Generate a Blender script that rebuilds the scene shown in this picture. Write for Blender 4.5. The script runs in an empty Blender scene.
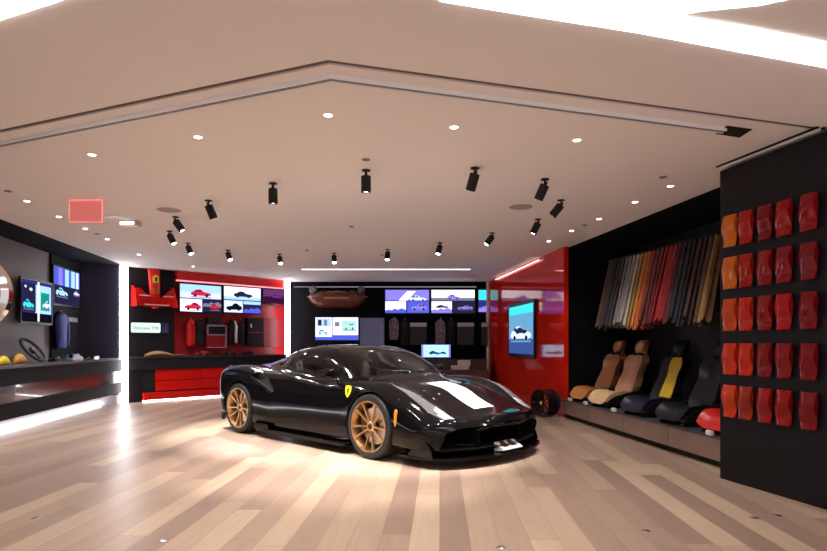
import bpy, bmesh, math, random
from mathutils import Vector, Matrix
random.seed(11)
PI = math.pi
SC = bpy.context.scene
COL = SC.collection

# ------------------------------------------------------------------ surveyed frame of the room
CAM_H, FOC, HOR, CX, CEIL = 1.22, 600.0, 343.0, 413.5, 2.8
def floor_pt(px, py, z=0.0):
    Y = (CAM_H - z) * FOC / (py - HOR)
    return ((px - CX) / FOC * Y, Y)
def ceil_pt(px, py, z=CEIL):
    Y = (z - CAM_H) * FOC / (HOR - py)
    return ((px - CX) / FOC * Y, Y)
def lerp(a, b, t): return a + (b - a) * t

class Wall:
    """A vertical plane of the room through A and B; s runs along it, the normal faces the room."""
    def __init__(s, A, B, off=0.0):
        s.A = Vector(A[:2]); d = Vector(B[:2]) - s.A; s.L = d.length; s.u = d.normalized()
        n = Vector((s.u.y, -s.u.x))
        if n.dot(-s.A) < 0: n = -n
        s.n = n; s.A = s.A + n * off
        # local x must run to the viewer's right of the normal: rot so that local -y = n
        s.rot = math.atan2(n.y, n.x) + PI / 2          # local -Y axis looks along n
        s.xd = Vector((math.cos(s.rot), math.sin(s.rot)))
    def hit(s, px):
        k = (px - CX) / FOC
        # A + t u : X = k Y
        t = (k * s.A.y - s.A.x) / (s.u.x - k * s.u.y)
        p = s.A + s.u * t
        return p
    def at(s, px, py):
        p = s.hit(px)
        return Vector((p.x, p.y, CAM_H + (HOR - py) * p.y / FOC))
    def place(s, o, px, py, off=0.0):
        p = s.at(px, py); o.location = (p.x + s.n.x * off, p.y + s.n.y * off, p.z); o.rotation_euler = (0, 0, s.rot)
        return o
    def span(s, px0, px1):
        return (s.hit(px1) - s.hit(px0)).length
    def scale_at(s, px):
        return s.hit(px).y / FOC

# ------------------------------------------------------------------ materials
def mat(name, col, rough=0.5, metal=0.0, coat=0.0, emit=None, estr=1.0, spec=0.5, noise=0.0, nscale=30, bump=0.0, trans=0.0, alpha=1.0, ior=1.45, crough=0.03):
    m = bpy.data.materials.new(name); m.use_nodes = True
    nt = m.node_tree; b = nt.nodes['Principled BSDF']
    b.inputs['Base Color'].default_value = (*col, 1); b.inputs['Roughness'].default_value = rough
    b.inputs['Metallic'].default_value = metal; b.inputs['Coat Weight'].default_value = coat
    b.inputs['Coat Roughness'].default_value = crough
    b.inputs['Specular IOR Level'].default_value = spec; b.inputs['IOR'].default_value = ior
    b.inputs['Transmission Weight'].default_value = trans; b.inputs['Alpha'].default_value = alpha
    if emit: b.inputs['Emission Color'].default_value = (*emit, 1); b.inputs['Emission Strength'].default_value = estr
    if noise or bump:
        tc = nt.nodes.new('ShaderNodeTexCoord'); n = nt.nodes.new('ShaderNodeTexNoise')
        n.inputs['Scale'].default_value = nscale; n.inputs['Detail'].default_value = 4
        nt.links.new(tc.outputs['Object'], n.inputs['Vector'])
        if noise:
            r = nt.nodes.new('ShaderNodeValToRGB')
            r.color_ramp.elements[0].position = .3; r.color_ramp.elements[1].position = .7
            r.color_ramp.elements[0].color = (*[c * (1 - noise) for c in col], 1)
            r.color_ramp.elements[1].color = (*[min(1, c * (1 + noise)) for c in col], 1)
            nt.links.new(n.outputs['Fac'], r.inputs['Fac']); nt.links.new(r.outputs['Color'], b.inputs['Base Color'])
        if bump:
            bp = nt.nodes.new('ShaderNodeBump'); bp.inputs['Strength'].default_value = bump; bp.inputs['Distance'].default_value = .01
            nt.links.new(n.outputs['Fac'], bp.inputs['Height']); nt.links.new(bp.outputs['Normal'], b.inputs['Normal'])
    return m
def srgb(r, g, b):
    f = lambda c: (c / 255 / 12.92) if c / 255 <= .04045 else ((c / 255 + .055) / 1.055) ** 2.4
    return (f(r), f(g), f(b))
_em = {}
def glow(r, g, b, s=1.0):
    k = (r, g, b, s)
    if k not in _em:
        c = srgb(r, g, b)
        m = bpy.data.materials.new('lit_screen'); m.use_nodes = True; nt = m.node_tree; nt.nodes.clear()
        e = nt.nodes.new('ShaderNodeEmission'); e.inputs[0].default_value = (*c, 1); e.inputs[1].default_value = s
        o = nt.nodes.new('ShaderNodeOutputMaterial'); nt.links.new(e.outputs[0], o.inputs[0]); _em[k] = m
    return _em[k]

M = {}
M['paint'] = mat('black_paint', (.003, .0025, .003), .07, spec=.27)
M['white_paint'] = mat('white_paint', (.82, .82, .84), .25, coat=1.0)
M['blue_paint'] = mat('blue_paint', (.02, .05, .35), .25, coat=1.0)
M['carbon'] = mat('carbon_black', (.006, .006, .006), .3, spec=.35)
M['rubber'] = mat('tyre_rubber', (.012, .012, .012), .62, noise=.2, nscale=60)
M['gold'] = mat('gold_alloy', (.64, .42, .21), .30, metal=1.0)
M['steel'] = mat('brushed_steel', (.55, .55, .56), .3, metal=1.0, noise=.1, nscale=80)
M['chrome'] = mat('chrome', (.8, .8, .82), .08, metal=1.0)
M['mesh_dark'] = mat('dark_void', (.004, .004, .004), .8); M['scoop'] = mat('intake_grey', (.028, .024, .027), .55, spec=.2)
M['satin_black'] = mat('satin_black', (.008, .007, .009), .4, spec=.35, noise=.1)
M['matte_black'] = mat('matte_black', (.010, .009, .011), .7, noise=.1)
M['caliper'] = mat('caliper_red', (.10, .02, .01), .35, coat=.5)
M['yellow'] = mat('yellow_enamel', (.78, .68, .03), .3, coat=.6)
M['amber'] = mat('amber_lens', (.75, .25, .02), .2, coat=.5)
M['lamp_glass'] = mat('lamp_lens', (.55, .55, .58), .08, coat=1.0, metal=.5)
M['leather_dark'] = mat('dark_leather', (.03, .03, .035), .5, noise=.2, nscale=60)
M['grey_trim'] = mat('grey_trim', (.16, .16, .17), .5)
def glass_mat(name, tint, t=.5):
    m = bpy.data.materials.new(name); m.use_nodes = True; nt = m.node_tree; nt.nodes.clear()
    tr = nt.nodes.new('ShaderNodeBsdfTransparent'); tr.inputs[0].default_value = (*tint, 1)
    gl = nt.nodes.new('ShaderNodeBsdfGlossy'); gl.inputs[0].default_value = (1, 1, 1, 1); gl.inputs['Roughness'].default_value = .05
    fr = nt.nodes.new('ShaderNodeFresnel'); fr.inputs[0].default_value = 1.5
    mx = nt.nodes.new('ShaderNodeMixShader'); o = nt.nodes.new('ShaderNodeOutputMaterial')
    nt.links.new(fr.outputs[0], mx.inputs[0]); nt.links.new(tr.outputs[0], mx.inputs[1]); nt.links.new(gl.outputs[0], mx.inputs[2])
    nt.links.new(mx.outputs[0], o.inputs[0]); return m
M['car_glass'] = glass_mat('tinted_car_glass', (.42, .44, .43))

# ------------------------------------------------------------------ mesh helpers
def link(name, bm, mats, parent=None, angle=35, smooth=True, loc=None, rotz=None):
    bmesh.ops.recalc_face_normals(bm, faces=bm.faces[:])
    me = bpy.data.meshes.new(name); 
    if smooth:
        ca = math.cos(math.radians(angle))
        for f in bm.faces: f.smooth = True
        for e in bm.edges:
            if len(e.link_faces) == 2 and e.link_faces[0].normal.dot(e.link_faces[1].normal) < ca: e.smooth = False
    bm.to_mesh(me); bm.free()
    o = bpy.data.objects.new(name, me); COL.objects.link(o)
    for m in (mats if isinstance(mats, (list, tuple)) else [mats]): me.materials.append(m)
    if parent: o.parent = parent
    if loc is not None: o.location = loc
    if rotz is not None: o.rotation_euler = (0, 0, rotz)
    return o
def empty(name, loc=(0, 0, 0), rotz=0.0):
    o = bpy.data.objects.new(name, None); o.empty_display_size = .1; COL.objects.link(o)
    o.location = loc; o.rotation_euler = (0, 0, rotz); return o
def tag(o, label=None, cat=None, group=None, kind=None):
    if label: o['label'] = label
    if cat: o['category'] = cat
    if group: o['group'] = group
    if kind: o['kind'] = kind
    return o
def kids(o): return [c for c in SC.objects if c.parent == o]
_tree = {}
def copy_tree(o, parent=None):
    """a thing, its parts and their sub-parts"""
    c = o.copy(); COL.objects.link(c); c.parent = parent
    for ch in list(o.children): copy_tree(ch, c)
    return c
def BM(): return bmesh.new()
def faces_mi(bm, verts, mi):
    s = set(verts)
    for f in bm.faces:
        if all(v in s for v in f.verts): f.material_index = mi
def box(bm, x0, x1, y0, y1, z0, z1, mi=0, bev=0.0):
    vs = [bm.verts.new((x, y, z)) for x in (x0, x1) for y in (y0, y1) for z in (z0, z1)]
    F = [(0, 1, 3, 2), (4, 6, 7, 5), (0, 4, 5, 1), (2, 3, 7, 6), (0, 2, 6, 4), (1, 5, 7, 3)]
    fs = [bm.faces.new([vs[i] for i in f]) for f in F]
    for f in fs: f.material_index = mi
    if bev > 0:
        es = list({e for f in fs for e in f.edges})
        r = bmesh.ops.bevel(bm, geom=es, offset=bev, segments=2, affect='EDGES', clamp_overlap=True)
        for f in r['faces']: f.material_index = mi
    return vs
def prism(bm, poly, a, b, axis='z', mi=0, bev=0.0):
    """polygon extruded along an axis; poly pairs map to the two other axes in order"""
    def P(u, v, w): return {'z': (u, v, w), 'y': (u, w, v), 'x': (w, u, v)}[axis]
    v0 = [bm.verts.new(P(u, v, a)) for u, v in poly]; v1 = [bm.verts.new(P(u, v, b)) for u, v in poly]
    fs = [bm.faces.new(v0), bm.faces.new(v1[::-1])]
    n = len(poly)
    for i in range(n): fs.append(bm.faces.new([v0[i], v1[i], v1[(i + 1) % n], v0[(i + 1) % n]]))
    for f in fs: f.material_index = mi
    if bev > 0:
        es = list({e for f in fs for e in f.edges})
        r = bmesh.ops.bevel(bm, geom=es, offset=bev, segments=2, affect='EDGES', clamp_overlap=True)
        for f in r['faces']: f.material_index = mi
    return v0 + v1
def grid(bm, pts, closed_u=False, closed_v=False, mi=0):
    """pts[i][j] -> faces"""
    V = [[bm.verts.new(p) for p in r] for r in pts]
    nu, nv = len(V), len(V[0])
    for i in range(nu if closed_u else nu - 1):
        for j in range(nv if closed_v else nv - 1):
            a, b, c, d = V[i][j], V[(i + 1) % nu][j], V[(i + 1) % nu][(j + 1) % nv], V[i][(j + 1) % nv]
            try: f = bm.faces.new((a, b, c, d)); f.material_index = mi
            except ValueError: pass
    return V
def lathe(bm, prof, seg=32, axis='z', center=(0, 0, 0), mi=0, cap=True):
    """prof: list of (r, h)"""
    pts = []
    for r, h in prof:
        row = []
        for k in range(seg):
            a = 2 * PI * k / seg; c, s = r * math.cos(a), r * math.sin(a)
            p = {'z': (c, s, h), 'y': (c, h, s), 'x': (h, c, s)}[axis]
            row.append((p[0] + center[0], p[1] + center[1], p[2] + center[2]))
        pts.append(row)
    V = grid(bm, pts, closed_v=True, mi=mi)
    if cap:
        for row, (r, h) in ((V[0], prof[0]), (V[-1], prof[-1])):
            if r > 1e-5:
                try: f = bm.faces.new(row); f.material_index = mi
                except ValueError: pass
    bmesh.ops.remove_doubles(bm, verts=[v for row in V for v in row], dist=1e-5)
def tube(bm, pts, r, seg=8, closed=False, mi=0, radii=None):
    pts = [Vector(p) for p in pts]; n = len(pts); rows = []
    up = Vector((0, 0, 1))
    for i, p in enumerate(pts):
        a = pts[(i - 1) % n] if (closed or i > 0) else p
        b = pts[(i + 1) % n] if (closed or i < n - 1) else p
        t = (b - a).normalized()
        ref = up if abs(t.dot(up)) < .95 else Vector((1, 0, 0))
        s = t.cross(ref).normalized(); w = s.cross(t).normalized()
        rr = radii[i] if radii else r
        rows.append([p + (s * math.cos(2 * PI * k / seg) + w * math.sin(2 * PI * k / seg)) * rr for k in range(seg)])
    V = grid(bm, rows, closed_u=closed, closed_v=True, mi=mi)
    if not closed:
        for row in (V[0], V[-1]):
            f = bm.faces.new(row); f.material_index = mi
def spline(P, n):
    """Catmull-Rom through the control points"""
    P = [tuple(p) for p in P]; out = []
    for i in range(len(P) - 1):
        p0 = P[i - 1] if i > 0 else tuple(2 * a - b for a, b in zip(P[0], P[1])); p1, p2 = P[i], P[i + 1]
        p3 = P[i + 2] if i + 2 < len(P) else tuple(2 * a - b for a, b in zip(P[-1], P[-2]))
        for k in range(n):
            t = k / n
            out.append(tuple(.5 * ((2 * b) + (-a + c) * t + (2 * a - 5 * b + 4 * c - d) * t * t + (-a + 3 * b - 3 * c + d) * t ** 3) for a, b, c, d in zip(p0, p1, p2, p3)))
    out.append(P[-1]); return out
def pchip(xs, ys, x):
    n = len(xs)
    if x <= xs[0]: return ys[0]
    if x >= xs[-1]: return ys[-1]
    i = max(k for k in range(n - 1) if xs[k] <= x)
    h = [xs[k + 1] - xs[k] for k in range(n - 1)]; d = [(ys[k + 1] - ys[k]) / h[k] for k in range(n - 1)]
    def m(k):
        if k == 0: return d[0]
        if k == n - 1: return d[-1]
        if d[k - 1] * d[k] <= 0: return 0
        w1 = 2 * h[k] + h[k - 1]; w2 = h[k] + 2 * h[k - 1]
        return (w1 + w2) / (w1 / d[k - 1] + w2 / d[k])
    t = (x - xs[i]) / h[i]
    return (2*t**3-3*t*t+1)*ys[i] + (t**3-2*t*t+t)*h[i]*m(i) + (-2*t**3+3*t*t)*ys[i+1] + (t**3-t*t)*h[i]*m(i+1)
def inside(poly, x, y):
    c = False; n = len(poly)
    for i in range(n):
        (x1, y1), (x2, y2) = poly[i], poly[(i + 1) % n]
        if (y1 > y) != (y2 > y) and x < (x2 - x1) * (y - y1) / (y2 - y1) + x1: c = not c
    return c
def text_bm(txt, size, depth=.002):
    c = bpy.data.curves.new('t', 'FONT'); c.body = txt; c.size = size; c.extrude = depth; c.align_x = 'CENTER'; c.align_y = 'CENTER'
    o = bpy.data.objects.new('t', c); COL.objects.link(o)
    dg = bpy.context.evaluated_depsgraph_get(); me = bpy.data.meshes.new_from_object(o.evaluated_get(dg))
    bm = bmesh.new(); bm.from_mesh(me); bpy.data.meshes.remove(me)
    bpy.data.objects.remove(o); bpy.data.curves.remove(c)
    # stand upright: text plane XY -> XZ, facing -Y
    bmesh.ops.transform(bm, matrix=Matrix.Rotation(PI / 2, 4, 'X'), verts=bm.verts[:])
    return bm
# ================================================================== the car (local x forward, y left, z up)
CAR = empty('sports_car', (-.755, 7.90, 0), math.radians(-44.1))
tag(CAR, 'glossy black two-seat sports car with gold wheels and a white bonnet stripe', 'car')
ST = [  # x, zb, yb, rocker, mid, shoulder, fender/belt, valley/window base, rail, centre z
 (-2.13, .42, .66, (.76, .46), (.81, .58), (.79, .70), (.72, .78), (.57, .81), (.30, .825), .83),
 (-2.06, .30, .70, (.83, .38), (.89, .57), (.87, .74), (.78, .83), (.60, .855), (.32, .865), .87),
 (-1.80, .17, .78, (.93, .28), (.962, .56), (.94, .79), (.83, .885), (.62, .89), (.34, .90), .90),
 (-1.325, .115, .84, (.965, .24), (.986, .52), (.962, .79), (.85, .915), (.62, .905), (.36, .96), .97),
 (-.90, .11, .86, (.955, .21), (.972, .50), (.945, .77), (.84, .88), (.67, .905), (.44, 1.045), 1.065),
 (-.50, .11, .86, (.935, .19), (.945, .48), (.925, .72), (.85, .835), (.76, .88), (.545, 1.12), 1.16),
 (-.10, .11, .86, (.925, .18), (.938, .46), (.915, .69), (.865, .80), (.79, .85), (.585, 1.155), 1.203),
 (.20, .11, .86, (.925, .18), (.938, .46), (.915, .68), (.865, .775), (.80, .825), (.60, 1.14), 1.195),
 (.50, .11, .86, (.93, .18), (.943, .46), (.918, .68), (.86, .765), (.80, .80), (.60, 1.08), 1.14),
 (.80, .11, .86, (.94, .19), (.952, .47), (.927, .69), (.85, .785), (.77, .785), (.57, .955), 1.02),
 (1.05, .11, .85, (.95, .20), (.96, .48), (.94, .70), (.83, .805), (.68, .77), (.48, .835), .885),
 (1.325, .115, .84, (.955, .21), (.975, .47), (.95, .69), (.81, .805), (.61, .765), (.36, .785), .80),
 (1.70, .12, .84, (.945, .21), (.970, .42), (.935, .62), (.79, .735), (.60, .70), (.34, .72), .73),
 (2.00, .12, .84, (.93, .19), (.95, .38), (.90, .53), (.77, .62), (.58, .585), (.34, .585), .59),
 (2.25, .125, .82, (.90, .19), (.93, .36), (.87, .455), (.74, .51), (.56, .495), (.32, .50), .505),
 (2.40, .15, .78, (.86, .22), (.875, .34), (.81, .415), (.69, .455), (.52, .46), (.30, .475), .48),
 (2.47, .25, .72, (.80, .28), (.80, .335), (.74, .37), (.63, .395), (.48, .40), (.27, .415), .42)]
xs = [s[0] for s in ST]
def ctl(x):
    g = lambda f: pchip(xs, [f(s) for s in ST], x)
    rows = [(0, g(lambda s: s[1])), (g(lambda s: s[2]) * .55, g(lambda s: s[1])), (g(lambda s: s[2]), g(lambda s: s[1]))]
    for k in range(3, 9): rows.append((g(lambda s: s[k][0]), g(lambda s: s[k][1])))
    rows.append((0, g(lambda s: s[9])))
    return rows
def sweep(x, y):
    w = abs(y) / .98
    if x > 1.70: return x - .35 * ((x - 1.70) / .77) ** 1.6 * w ** 2.3
    if x < -1.75: return x + .20 * ((-1.75 - x) / .38) ** 1.4 * w ** 2.5
    return x
bm = BM(); secs = []
NX = 150
for i in range(NX + 1):
    x = -2.13 + 4.60 * i / NX
    c = ctl(x)
    top = spline(c[2:], 6)
    # round mirrored end for a smooth centre line
    half = [c[0], c[1]] + top
    # smooth centre: blend last points so slope at y=0 is flat
    full = [(sweep(x, y), y, z) for y, z in half] + [(sweep(x, y), -y, z) for y, z in half[-2:0:-1]]
    # crown the bonnet and roof lightly
    secs.append(full)
V = grid(bm, secs, closed_v=True)
for row in (V[0], V[-1]):
    ct = sum((v.co for v in row), Vector()) / len(row)
    ct.x += .012 if row is V[-1] else -.012
    cv = bm.verts.new(ct); n = len(row)
    for k in range(n): bm.faces.new((row[k], row[(k + 1) % n], cv))
# sharpen the cut lines of every panel
def cut_side(poly, ymin, xr, zr, sym=True):
    n = len(poly)
    for i in range(n):
        (x1, z1), (x2, z2) = poly[i], poly[(i + 1) % n]
        d = Vector((x2 - x1, 0, z2 - z1))
        if d.length < 1e-6: continue
        no = Vector((-d.z, 0, d.x)).normalized()
        fs = [f for f in bm.faces if abs(f.calc_center_median().y) > ymin and min(x1, x2) - .06 < f.calc_center_median().x < max(x1, x2) + .06 and min(z1, z2) - .06 < f.calc_center_median().z < max(z1, z2) + .06]
        geom = fs + list({e for f in fs for e in f.edges}) + list({v for f in fs for v in f.verts})
        bmesh.ops.bisect_plane(bm, geom=geom, plane_co=(x1, 0, z1), plane_no=no, dist=1e-5)
def cut_plan(poly, zmin):
    n = len(poly)
    for i in range(n):
        (x1, y1), (x2, y2) = poly[i], poly[(i + 1) % n]
        d = Vector((x2 - x1, y2 - y1, 0)); no = Vector((-d.y, d.x, 0)).normalized()
        fs = []
        for f in bm.faces:
            c = f.calc_center_median()
            if c.z > zmin and min(x1, x2) - .06 < c.x < max(x1, x2) + .06 and min(y1, y2) - .06 < c.y < max(y1, y2) + .06: fs.append(f)
        geom = fs + list({e for f in fs for e in f.edges}) + list({v for f in fs for v in f.verts})
        bmesh.ops.bisect_plane(bm, geom=geom, plane_co=(x1, y1, 0), plane_no=no, dist=1e-5)
mirror = lambda P: [(x, -y) for x, y in P]
WSH = [(1.22, 0), (1.20, .22), (1.13, .46), (1.00, .65), (.90, .73), (.60, .645), (.30, .535), (.17, .50), (.19, .25), (.20, 0)]
WS = WSH + [(x, -y) for x, y in WSH[-2:0:-1]]
SW1 = [(.74, .835), (.56, .935), (.38, 1.015), (.18, 1.075), (-.05, 1.105), (-.30, 1.105), (-.33, .885), (.0, .862), (.35, .845)]
SW2 = [(-.36, 1.10), (-.55, 1.065), (-.72, 1.01), (-.90, .935), (-.66, .92), (-.39, .892)]
RW = [(-.62, .30), (-.62, -.30), (-1.5, -.24), (-1.5, .24)]
HL = [(1.46, .785), (1.68, .74), (1.92, .69), (2.12, .645), (2.25, .66), (2.19, .76), (2.04, .82), (1.80, .83), (1.60, .81)]
STRIPE = [(1.45, .13), (1.45, -.21), (2.14, -.21), (2.14, .13)]
EDGE = [(1.42, .235), (1.42, .215), (2.12, .215), (2.12, .235)]
cut_plan(WS, .80); cut_plan(RW, .8)
for P in (SW1, SW2): cut_side(P, .45, 0, 0)
for P in (HL, EDGE): cut_plan(P, .35); cut_plan(mirror(P), .35)
cut_plan(STRIPE, .4)
body = link('body', bm, [M['paint'], M['mesh_dark']], None, smooth=False)
def cutter(fill):
    b = BM(); fill(b); return link('cutter', b, M['mesh_dark'], None, smooth=False)
def f_arch(b):
    for x, r in ((1.325, .372), (-1.325, .378)):
        for s in (-1, 1):
            lathe(b, [(r, .60 * s), (r, 1.2 * s)], 56, 'y', (x, 0, .345))
def f_mouth(b):
    prism(b, [(-.83, .175), (-.80, .335), (-.62, .375), (-.35, .335), (0, .315), (.35, .335), (.62, .375), (.80, .335), (.83, .175)], 1.90, 2.7, 'x')
def f_intake(b):
    for s in (-1, 1):
        P = [(-1.07, .79), (-.86, .845), (-.68, .80), (-.48, .62), (-.56, .58), (-.80, .68)]
        prism(b, P, .885 * s, 1.2 * s, 'y')
def f_tail(b):
    prism(b, [(-.68, .50), (-.68, .64), (.68, .64), (.68, .50)], -2.6, -2.085, 'x')
for fn in (f_arch, f_mouth, f_intake, f_tail):
    c = cutter(fn)
    md = body.modifiers.new('b', 'BOOLEAN'); md.operation = 'DIFFERENCE'; md.object = c; md.solver = 'EXACT'
    try: md.material_mode = 'TRANSFER'
    except Exception: pass
    dg = bpy.context.evaluated_depsgraph_get(); me = bpy.data.meshes.new_from_object(body.evaluated_get(dg))
    body.modifiers.clear(); old = body.data; body.data = me; bpy.data.meshes.remove(old)
    bpy.data.objects.remove(c)
VOID_I = 1
src = bmesh.new(); src.from_mesh(body.data); names = [m.name if m else '' for m in body.data.materials]
bpy.data.objects.remove(body)
src.normal_update()
def classify(f):
    c = f.calc_center_median(); n = f.normal; x, y, z = c
    if names[f.material_index].startswith('dark_void') : return 'scoop' if (-1.1 < x < -.45 and z > .55) else 'void'
    if z > .80 and inside(WS, x, y) and n.z > .2 and x > .1: return 'windshield'
    if z > .80 and inside(RW, x, y) and n.z > .2: return 'rear_window'
    if abs(y) > .45 and inside(SW1, x, z): return 'door_window%+d' % (1 if y > 0 else -1)
    if abs(y) > .45 and inside(SW2, x, z): return 'quarter_window%+d' % (1 if y > 0 else -1)
    if z > .35 and n.z > 0 and (inside(HL2, x, y) or inside(mirror(HL2), x, y)): return 'lampfront%+d' % (1 if y > 0 else -1)
    if z > .35 and n.z > 0 and (inside(HL, x, y) or inside(mirror(HL), x, y)): return 'headlight%+d' % (1 if y > 0 else -1)
    if z > .4 and n.z > .2 and inside(STRIPE, x, y): return 'stripe'
    if z > .4 and n.z > .2 and (inside(EDGE, x, y) or inside(mirror(EDGE), x, y)): return 'edge'
    return 'body'
HL2 = [(2.00, .672), (2.12, .645), (2.25, .66), (2.19, .75), (2.08, .76)]
cls = {}
for f in src.faces: cls.setdefault(classify(f), []).append(f.index)
# one set of smooth normals for all panels, so reflections run on across the seams
full_n = {}
for v in src.verts:
    fs = [f for f in v.link_faces]
    full_n[v.index] = v.normal.copy()
def panel(name, keys, mats, idx_of):
    b = src.copy(); b.faces.ensure_lookup_table()
    keep = {i: mi for k, mi in keys if k in cls for i in cls[k]}
    dele = []
    for f in b.faces:
        if f.index in keep: f.material_index = keep[f.index]
        else: dele.append(f)
    bmesh.ops.delete(b, geom=dele, context='FACES')
    ca = math.cos(math.radians(32))
    for f in b.faces: f.smooth = True
    for e in b.edges:
        if len(e.link_faces) == 2 and (e.link_faces[0].normal.dot(e.link_faces[1].normal) < ca): e.smooth = False
    me = bpy.data.meshes.new(name); b.to_mesh(me); b.free()
    for m in mats: me.materials.append(m)
    o = bpy.data.objects.new(name, me); COL.objects.link(o); o.parent = CAR
    return o
body = panel('body', [('body', 0), ('void', 1), ('stripe', 2), ('edge', 3), ('scoop', 4)], [M['paint'], M['mesh_dark'], M['white_paint'], M['paint'], M['scoop']], None)
panel('windshield', [('windshield', 0)], [M['car_glass']], None)
panel('rear_window', [('rear_window', 0)], [M['car_glass']], None)
for s in ('+1', '-1'):
    panel('door_window', [('door_window' + s, 0)], [M['car_glass']], None)
    panel('quarter_window', [('quarter_window' + s, 0)], [M['car_glass']], None)
    panel('headlight', [('headlight' + s, 0), ('lampfront' + s, 1)], [mat('headlight_lens', (.07, .065, .07), .12, spec=.8), mat('headlight_bright', (.75, .75, .80), .18, metal=.7)], None)
src.free()
M['lamp_grey'] = mat('lamp_bowl', (.45, .44, .46), .25, metal=.6)
# headlight innards: projector bowls and light strip
for s in (-1, 1):
    b = BM()
    prism(b, [(1.45, .745 * s), (1.75, .70 * s), (2.0, .69 * s), (2.0, .79 * s), (1.6, .82 * s)], .40, .44)
    for (x, y, z) in ((1.90, .745, .555), (1.73, .765, .595)):
        lathe(b, [(.0, -.02), (.035, -.01), (.052, .03), (.056, .03), (.056, -.03)], 20, 'x', (x, y * s, z - .02), mi=1)
    tube(b, [(1.45, .79 * s, .70), (1.65, .80 * s, .66), (1.85, .81 * s, .60), (1.98, .76 * s, .56)], .008, 6, mi=1)
    link('headlight_reflector', b, [M['lamp_grey'], M['lamp_glass']], CAR)
# ---- wheels
def wheel(x, side, width):
    w = empty('wheel', (x, side * (.975 - width / 2), .343)); w.parent = CAR
    if side < 0: pass
    w.rotation_euler = (0, 0, PI if side < 0 else 0)     # local +y always outboard
    h = width / 2
    b = BM()
    lathe(b, [(.262, -h + .01), (.30, -h), (.328, -h + .012), (.341, -h + .05), (.343, 0), (.341, h - .05), (.328, h - .012), (.30, h), (.272, h - .004), (.262, h - .014)], 56, 'y', cap=False)
    # tread grooves
    link('tyre', b, M['rubber'], w)
    b = BM()
    lathe(b, [(.272, h - .012), (.270, h - .002), (.258, h - .004), (.250, h - .03), (.240, h - .06), (.236, 0), (.240, -h + .03), (.264, -h + .01), (.268, -h + .015)], 56, 'y', cap=False)
    lathe(b, [(.0, h - .035), (.045, h - .035), (.055, h - .045), (.06, h - .075), (.0, h - .08)], 24, 'y')
    for k in range(10):
        a = 2 * PI * (k + .5 * 0) / 10 + (.06 if k % 2 else -.06)
        ca, sa = math.cos(a), math.sin(a)
        pts = []
        for r, hw, yo, th in ((.035, .010, h - .04, .03), (.10, .0095, h - .032, .03), (.18, .0105, h - .022, .028), (.252, .017, h - .010, .026)):
            ring = []
            for (t, yy) in ((-hw, yo - th), (-hw * .8, yo), (hw * .8, yo), (hw, yo - th)):
                ring.append((ca * r - sa * t, yy, sa * r + ca * t))
            pts.append(ring)
        grid(b, pts, closed_v=True)
    link('rim', b, M['gold'], w)
    b = BM(); lathe(b, [(.0, h - .030), (.026, h - .030), (.030, h - .034), (.030, h - .05)], 20, 'y'); link('centre_cap', b, M['satin_black'], w)
    b = BM(); lathe(b, [(.06, h - .10), (.195, h - .10), (.195, h - .13), (.06, h - .13)], 40, 'y', cap=False); link('brake_disc', b, M['steel'], w)
    b = BM()
    rows = []
    for k in range(9):
        a = math.radians(-35 + 70 * k / 8) + (PI if x > 0 else 0) * 0
        if side > 0: a = PI - a if x > 0 else a
        else: a = a if x > 0 else PI - a
        a2 = a
        rows.append([(math.cos(a2) * r, yy, math.sin(a2) * r) for r, yy in ((.13, h - .15), (.13, h - .085), (.205, h - .085), (.205, h - .15))])
    V = grid(b, rows, closed_v=True)
    for r_ in (V[0], V[-1]): b.faces.new(r_)
    link('brake_caliper', b, M['caliper'], w)
    return w
for x, wd in ((1.325, .245), (-1.325, .305)):
    for s in (-1, 1): wheel(x, s, wd)
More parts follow.
